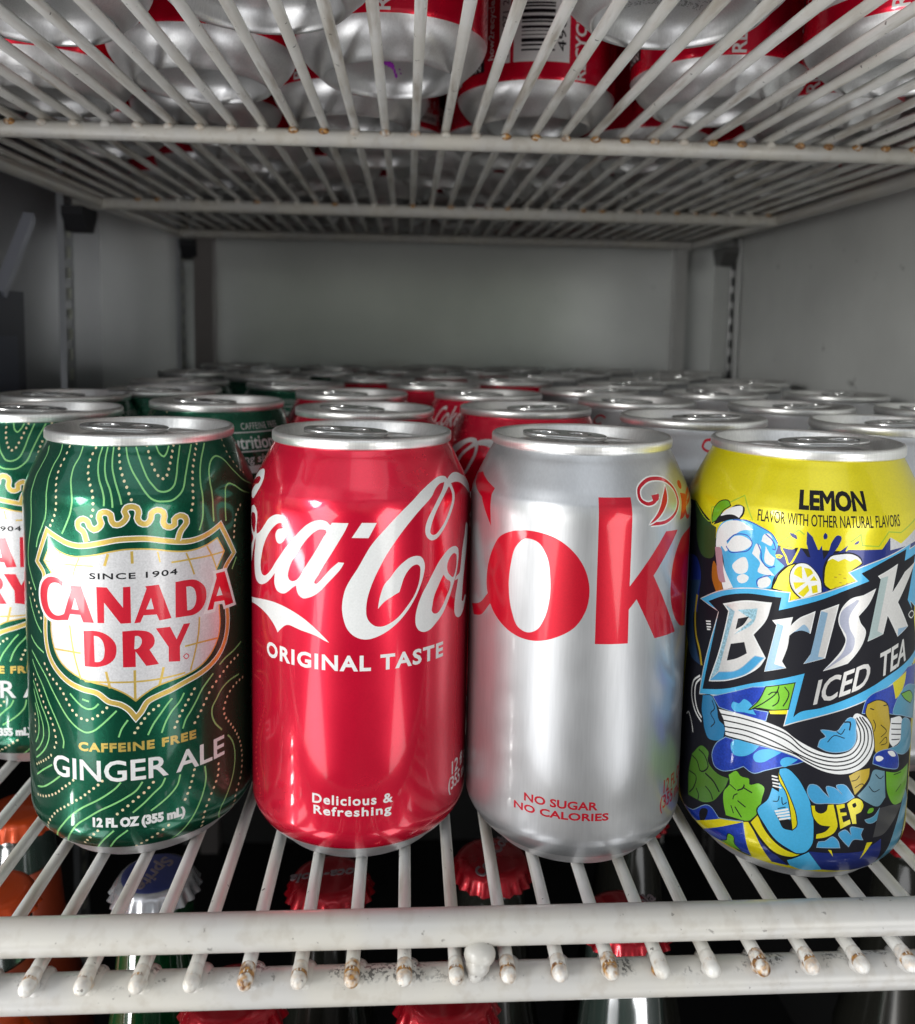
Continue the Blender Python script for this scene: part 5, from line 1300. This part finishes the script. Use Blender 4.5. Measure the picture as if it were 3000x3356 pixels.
PIL = plain("slotted_steel", (.55, .55, .56), .9, .28)
PILD = plain("slot_dark", (.02, .02, .025), 0, .7)
PILL = plain("upright_steel", (.30, .31, .33), .6, .35)
PILS = plain("slot_pale", (.50, .52, .46), .3, .4)
def pilaster(x, y, side, label, clipz):
    root = empty('shelf_support_rail', (x, y, -320)); tagp(root, label, 'rail', 'slotted shelf uprights')
    s = side
    mb = MB(); mb.box((-2 if s < 0 else -1.6, -7, 0), (1.6 if s < 0 else 2, 7, 830)); mb.box((s * -1.8 - .5, -7.6, 0), (s * -1.8 + 3 * 0 + .5, -5.6, 830)); mb.box((s * -1.8 - .5, 5.6, 0), (s * -1.8 + .5, 7.6, 830))
    mb.build('rail_strip', PIL if s > 0 else PILL, root, smooth=False)
    mb = MB()
    for k in range(62):
        mb.box((s * -2.4 - .3, -2.6, 8 + k * 13), (s * -2.4 + .3, 2.6, 15 + k * 13))
    mb.build('slots', PILD if s > 0 else PILS, root, smooth=False)
    mb = MB(); X = s * -3
    V = []
    prof2 = [(-13, 0), (13, 0), (13, -4), (6, -15), (-5, -15), (-13, -5)]
    for xx in (X - s * 0, X - s * 13):
        V += [(xx, a, clipz + 320 + b) for a, b in prof2]
    n = len(prof2)
    F = [tuple(range(n)), tuple(range(2 * n - 1, n - 1, -1))] + [(i, n + i, n + (i + 1) % n, (i + 1) % n) for i in range(n)]
    mb.add(V, F); mb.build('shelf_clip', PILD if s < 0 else plain("grey_clip", (.12, .12, .12), .3, .5), root, smooth=False)
pilaster(-197, 762, -1, 'slotted upright in the left rear corner, dark clip on top', UZ - 8)
pilaster(-219, 568, -1, 'slotted upright left of the shelf, nearer the front, dark clip on top', UZ - 8)
pilaster(276, 712, 1, 'shiny slotted rail in the right rear corner under the upper shelf', UZ - 8)
mb = MB(); mb.box((0, -6, 0), (10, 6, 850)); r_ = empty('corner_trim', (240, 766, -330)); tagp(r_, 'pale vertical trim strip on back wall near the right corner', 'trim'); mb.build('trim_strip', plain("trim_white", (.6, .6, .6), .2, .4), r_, smooth=False)
mb = MB(); mb.box((0, -8, 0), (16, 6, 850)); r_ = empty('corner_trim', (-184, 764, -330)); tagp(r_, 'grey vertical trim strip beside the left rear upright', 'trim'); mb.build('trim_strip', plain("trim_grey", (.22, .2, .2), .2, .45), r_, smooth=False)
# thermostat housing with its strut, on the left wall
th = empty('thermostat_box', (-228, 462, 62)); tagp(th, 'dark blue control box at left edge above the cut off green can', 'control box')
mb = MB(); mb.box((0, -26, 0), (17, 26, 108)); mb.build('housing', plain("housing_dark", (.08, .085, .11), 0, .5), th, smooth=False)
mb = MB(); mb.box((17, -16, 40), (17.4, 16, 84)); mb.build('rating_plate', plain("plate_grey", (.10, .11, .15), 0, .5), th, smooth=False)
st = empty('strut', (-212, 462, 168)); tagp(st, 'pale grey strut slanting upward above the control box', 'strut')
mb = MB(); mb.tube((0, 0, 0), (2, 34, 44), 4.0, 4); mb.build('strut_bar', plain("strut_grey", (.40, .42, .50), .3, .4), st, smooth=False)

# ------------------------------------------------------------------ bottles below
GL_G = plain("green_glass", (.01, .16, .05), 0, .06, .65)
GL_D = plain("cola_glass", (.012, .012, .010), 0, .16, .0, .1)
GL_C = plain("pale_glass", (.16, .24, .21), 0, .14, .85)
CAPR = paint("cap_red", (.34, .003, .012), metal=.6, rough=.27, coat=.4)
CAPB = paint("cap_blue", (.05, .065, .24), metal=.5, rough=.3, coat=.3)
CAPW = paint("cap_silver", (.52, .53, .57), metal=.7, rough=.25)
CAPO = paint("cap_orange", (.55, .06, .006), metal=.4, rough=.3, coat=.3)
GREYINK = paint("cap_script", (.20, .16, .18), metal=.3, rough=.4)
ORL = paint("orange_label", (.24, .035, .012), metal=0, rough=.45)
bottle_prof = [(-4, 13.2), (-7, 13.6), (-9, 13.0), (-11, 12.4), (-25, 13.0), (-45, 14.8), (-70, 19.5), (-90, 24), (-110, 25.5), (-190, 25.5), (-225, 24.5), (-228, 20), (-228, .01)]


def flat_text(s, size, thick=.12, shear=.3, warp=None):
    lp = text_loops(s, 1.0, shear)
    tris = []
    cu = bpy.data.curves.new("t", 'FONT'); cu.body = s; cu.shear = shear; cu.size = size; cu.align_x = 'CENTER'; cu.align_y = 'CENTER'; cu.extrude = thick; cu.offset = size * .02
    ob = bpy.data.objects.new("t", cu); COL.objects.link(ob)
    dg = bpy.context.evaluated_depsgraph_get(); dg.update()
    me = ob.evaluated_get(dg).to_mesh()
    V = [tuple(v.co) for v in me.vertices]; F = [tuple(p.vertices) for p in me.polygons]
    bpy.data.objects.remove(ob)
    if warp: V = [warp(*v) for v in V]
    return V, F


def cap_mesh(parent, topm, skirtm, txt, rot):
    n = 84
    def wob(k, a): return 1.0 + (0, 0, 0, 0, .012, .03, .042)[k] * math.cos(21 * a)
    mb = MB(); mb.lathe([(0, .01), (0, 9.5), (-.25, 11.2), (-1.0, 12.6), (-2.4, 13.5), (-4.4, 14.3), (-6.2, 15.4)], n, wob=wob)
    mats = [skirtm, topm]
    for i in range(len(mb.f)):
        if i < 2 * n: mb.m[i] = 1
    mb.lathe([(-6.2, 15.2), (-5, 13.7)], n, wob=lambda k, a: 1.0 + (.042, .01)[k] * math.cos(21 * a))
    cp = mb.build('bottle_cap', mats, parent, loc=(0, 0, 0))
    if txt:
        V, F = flat_text(txt, 6.2 if len(txt) > 6 else 7.5)
        m2 = MB(); m2.add([(x, y, z + .05) for x, y, z in V], F); t_ = m2.build('cap_print', GREYINK, cp); t_.rotation_euler = (0, 0, rot)
    return cp


def bottle(name, x, y, glass, topm, skirtm, txt, rot, label, group, wrap=None):
    root = empty(name, (x, y, -38)); tagp(root, label, 'bottle', group)
    mb = MB(); mb.lathe(bottle_prof, 40); mb.build('glass_body', glass, root)
    cap_mesh(root, topm, skirtm, txt, rot)
    if wrap:
        mb = MB(); mb.lathe([(-22, 13.4), (-45, 15.3), (-58, 17.4), (-70, 20.0), (-90, 24.5), (-110, 25.8), (-180, 25.8)], 48)
        lb = mb.build('wrap_label', ORL, root)
        def warp(a, b, c):
            z = b - 100; r = float(np.interp(-z, [22, 45, 58, 70, 90, 110, 180], [13.8, 15.7, 17.8, 20.4, 24.9, 26.1, 26.1])); t = a / 25; return (r * math.sin(t), -r * math.cos(t), z)
        V, F = flat_text("Fanta", 30, .01, .2, warp)
        m2 = MB(); m2.add(V, F); m2.build('label_print', plain("label_blue", (.01, .015, .09), 0, .5), lb)
        V, F = flat_text("a", 44, .01, .2, lambda a, b, c: warp(a - 4, b + 52, c))
        m2 = MB(); m2.add(V, F); m2.build('label_print', plain("label_pale", (.45, .40, .36), 0, .5), lb)
    return root


GB = 'bottles standing under the lower shelf'
bottle('cola_bottle', -24.6, 285, GL_D, CAPR, CAPR, "Coca-Cola", math.pi + .15, 'cola bottle with red crown cap seen through the rods under the front red can', GB)
bottle('lemon_soda_bottle', -85.7, 288, GL_G, CAPB, CAPW, "Sprite", -1.9, 'green glass bottle with blue and silver crown cap below the ginger ale can', GB)
bottle('cola_bottle', 33.5, 294, GL_D, CAPR, CAPR, "Coca-Cola", 1.1, 'cola bottle with red cap seen between the front red and silver cans', GB)
bottle('cola_bottle', 93, 326, GL_D, CAPR, CAPR, None, 0, 'cola bottle whose red cap edge peeps out under the silver can', GB)
bottle('orange_soda_bottle', -151, 332, GL_C, CAPO, CAPO, None, 0, 'orange soda bottle with orange cap at far left, further back', GB, True)
bottle('orange_soda_bottle', -138, 280, GL_C, CAPO, CAPO, None, 0, 'orange soda bottle with orange cap at left edge, nearest the shelf front', GB, True)
bottle('orange_soda_bottle', -118, 226, GL_C, CAPO, CAPO, None, 0, 'orange soda bottle under the left end of the front rail, label blurred', GB, True)
bottle('cola_bottle', -47.5, 232, GL_D, CAPR, CAPR, None, 0, 'cola bottle with red cap at bottom edge, left of the two', GB)
bottle('cola_bottle', 14, 231, GL_D, CAPR, CAPR, None, 0, 'cola bottle with red cap at bottom edge, right of the two', GB)
bottle('cola_bottle', 74.5, 262, GL_C, CAPR, CAPR, "Coca-Cola", .6, 'pale bottle with red cap seen in the slot between the two front rails', GB)
bottle('cola_bottle', 201, 308, GL_D, CAPR, CAPR, None, 0, 'cola bottle with red cap under the right side of the lemon tea can', GB)
for i, (x, y) in enumerate(((-60, 345), (5, 350), (65, 358), (130, 350), (160, 300))):
    pass
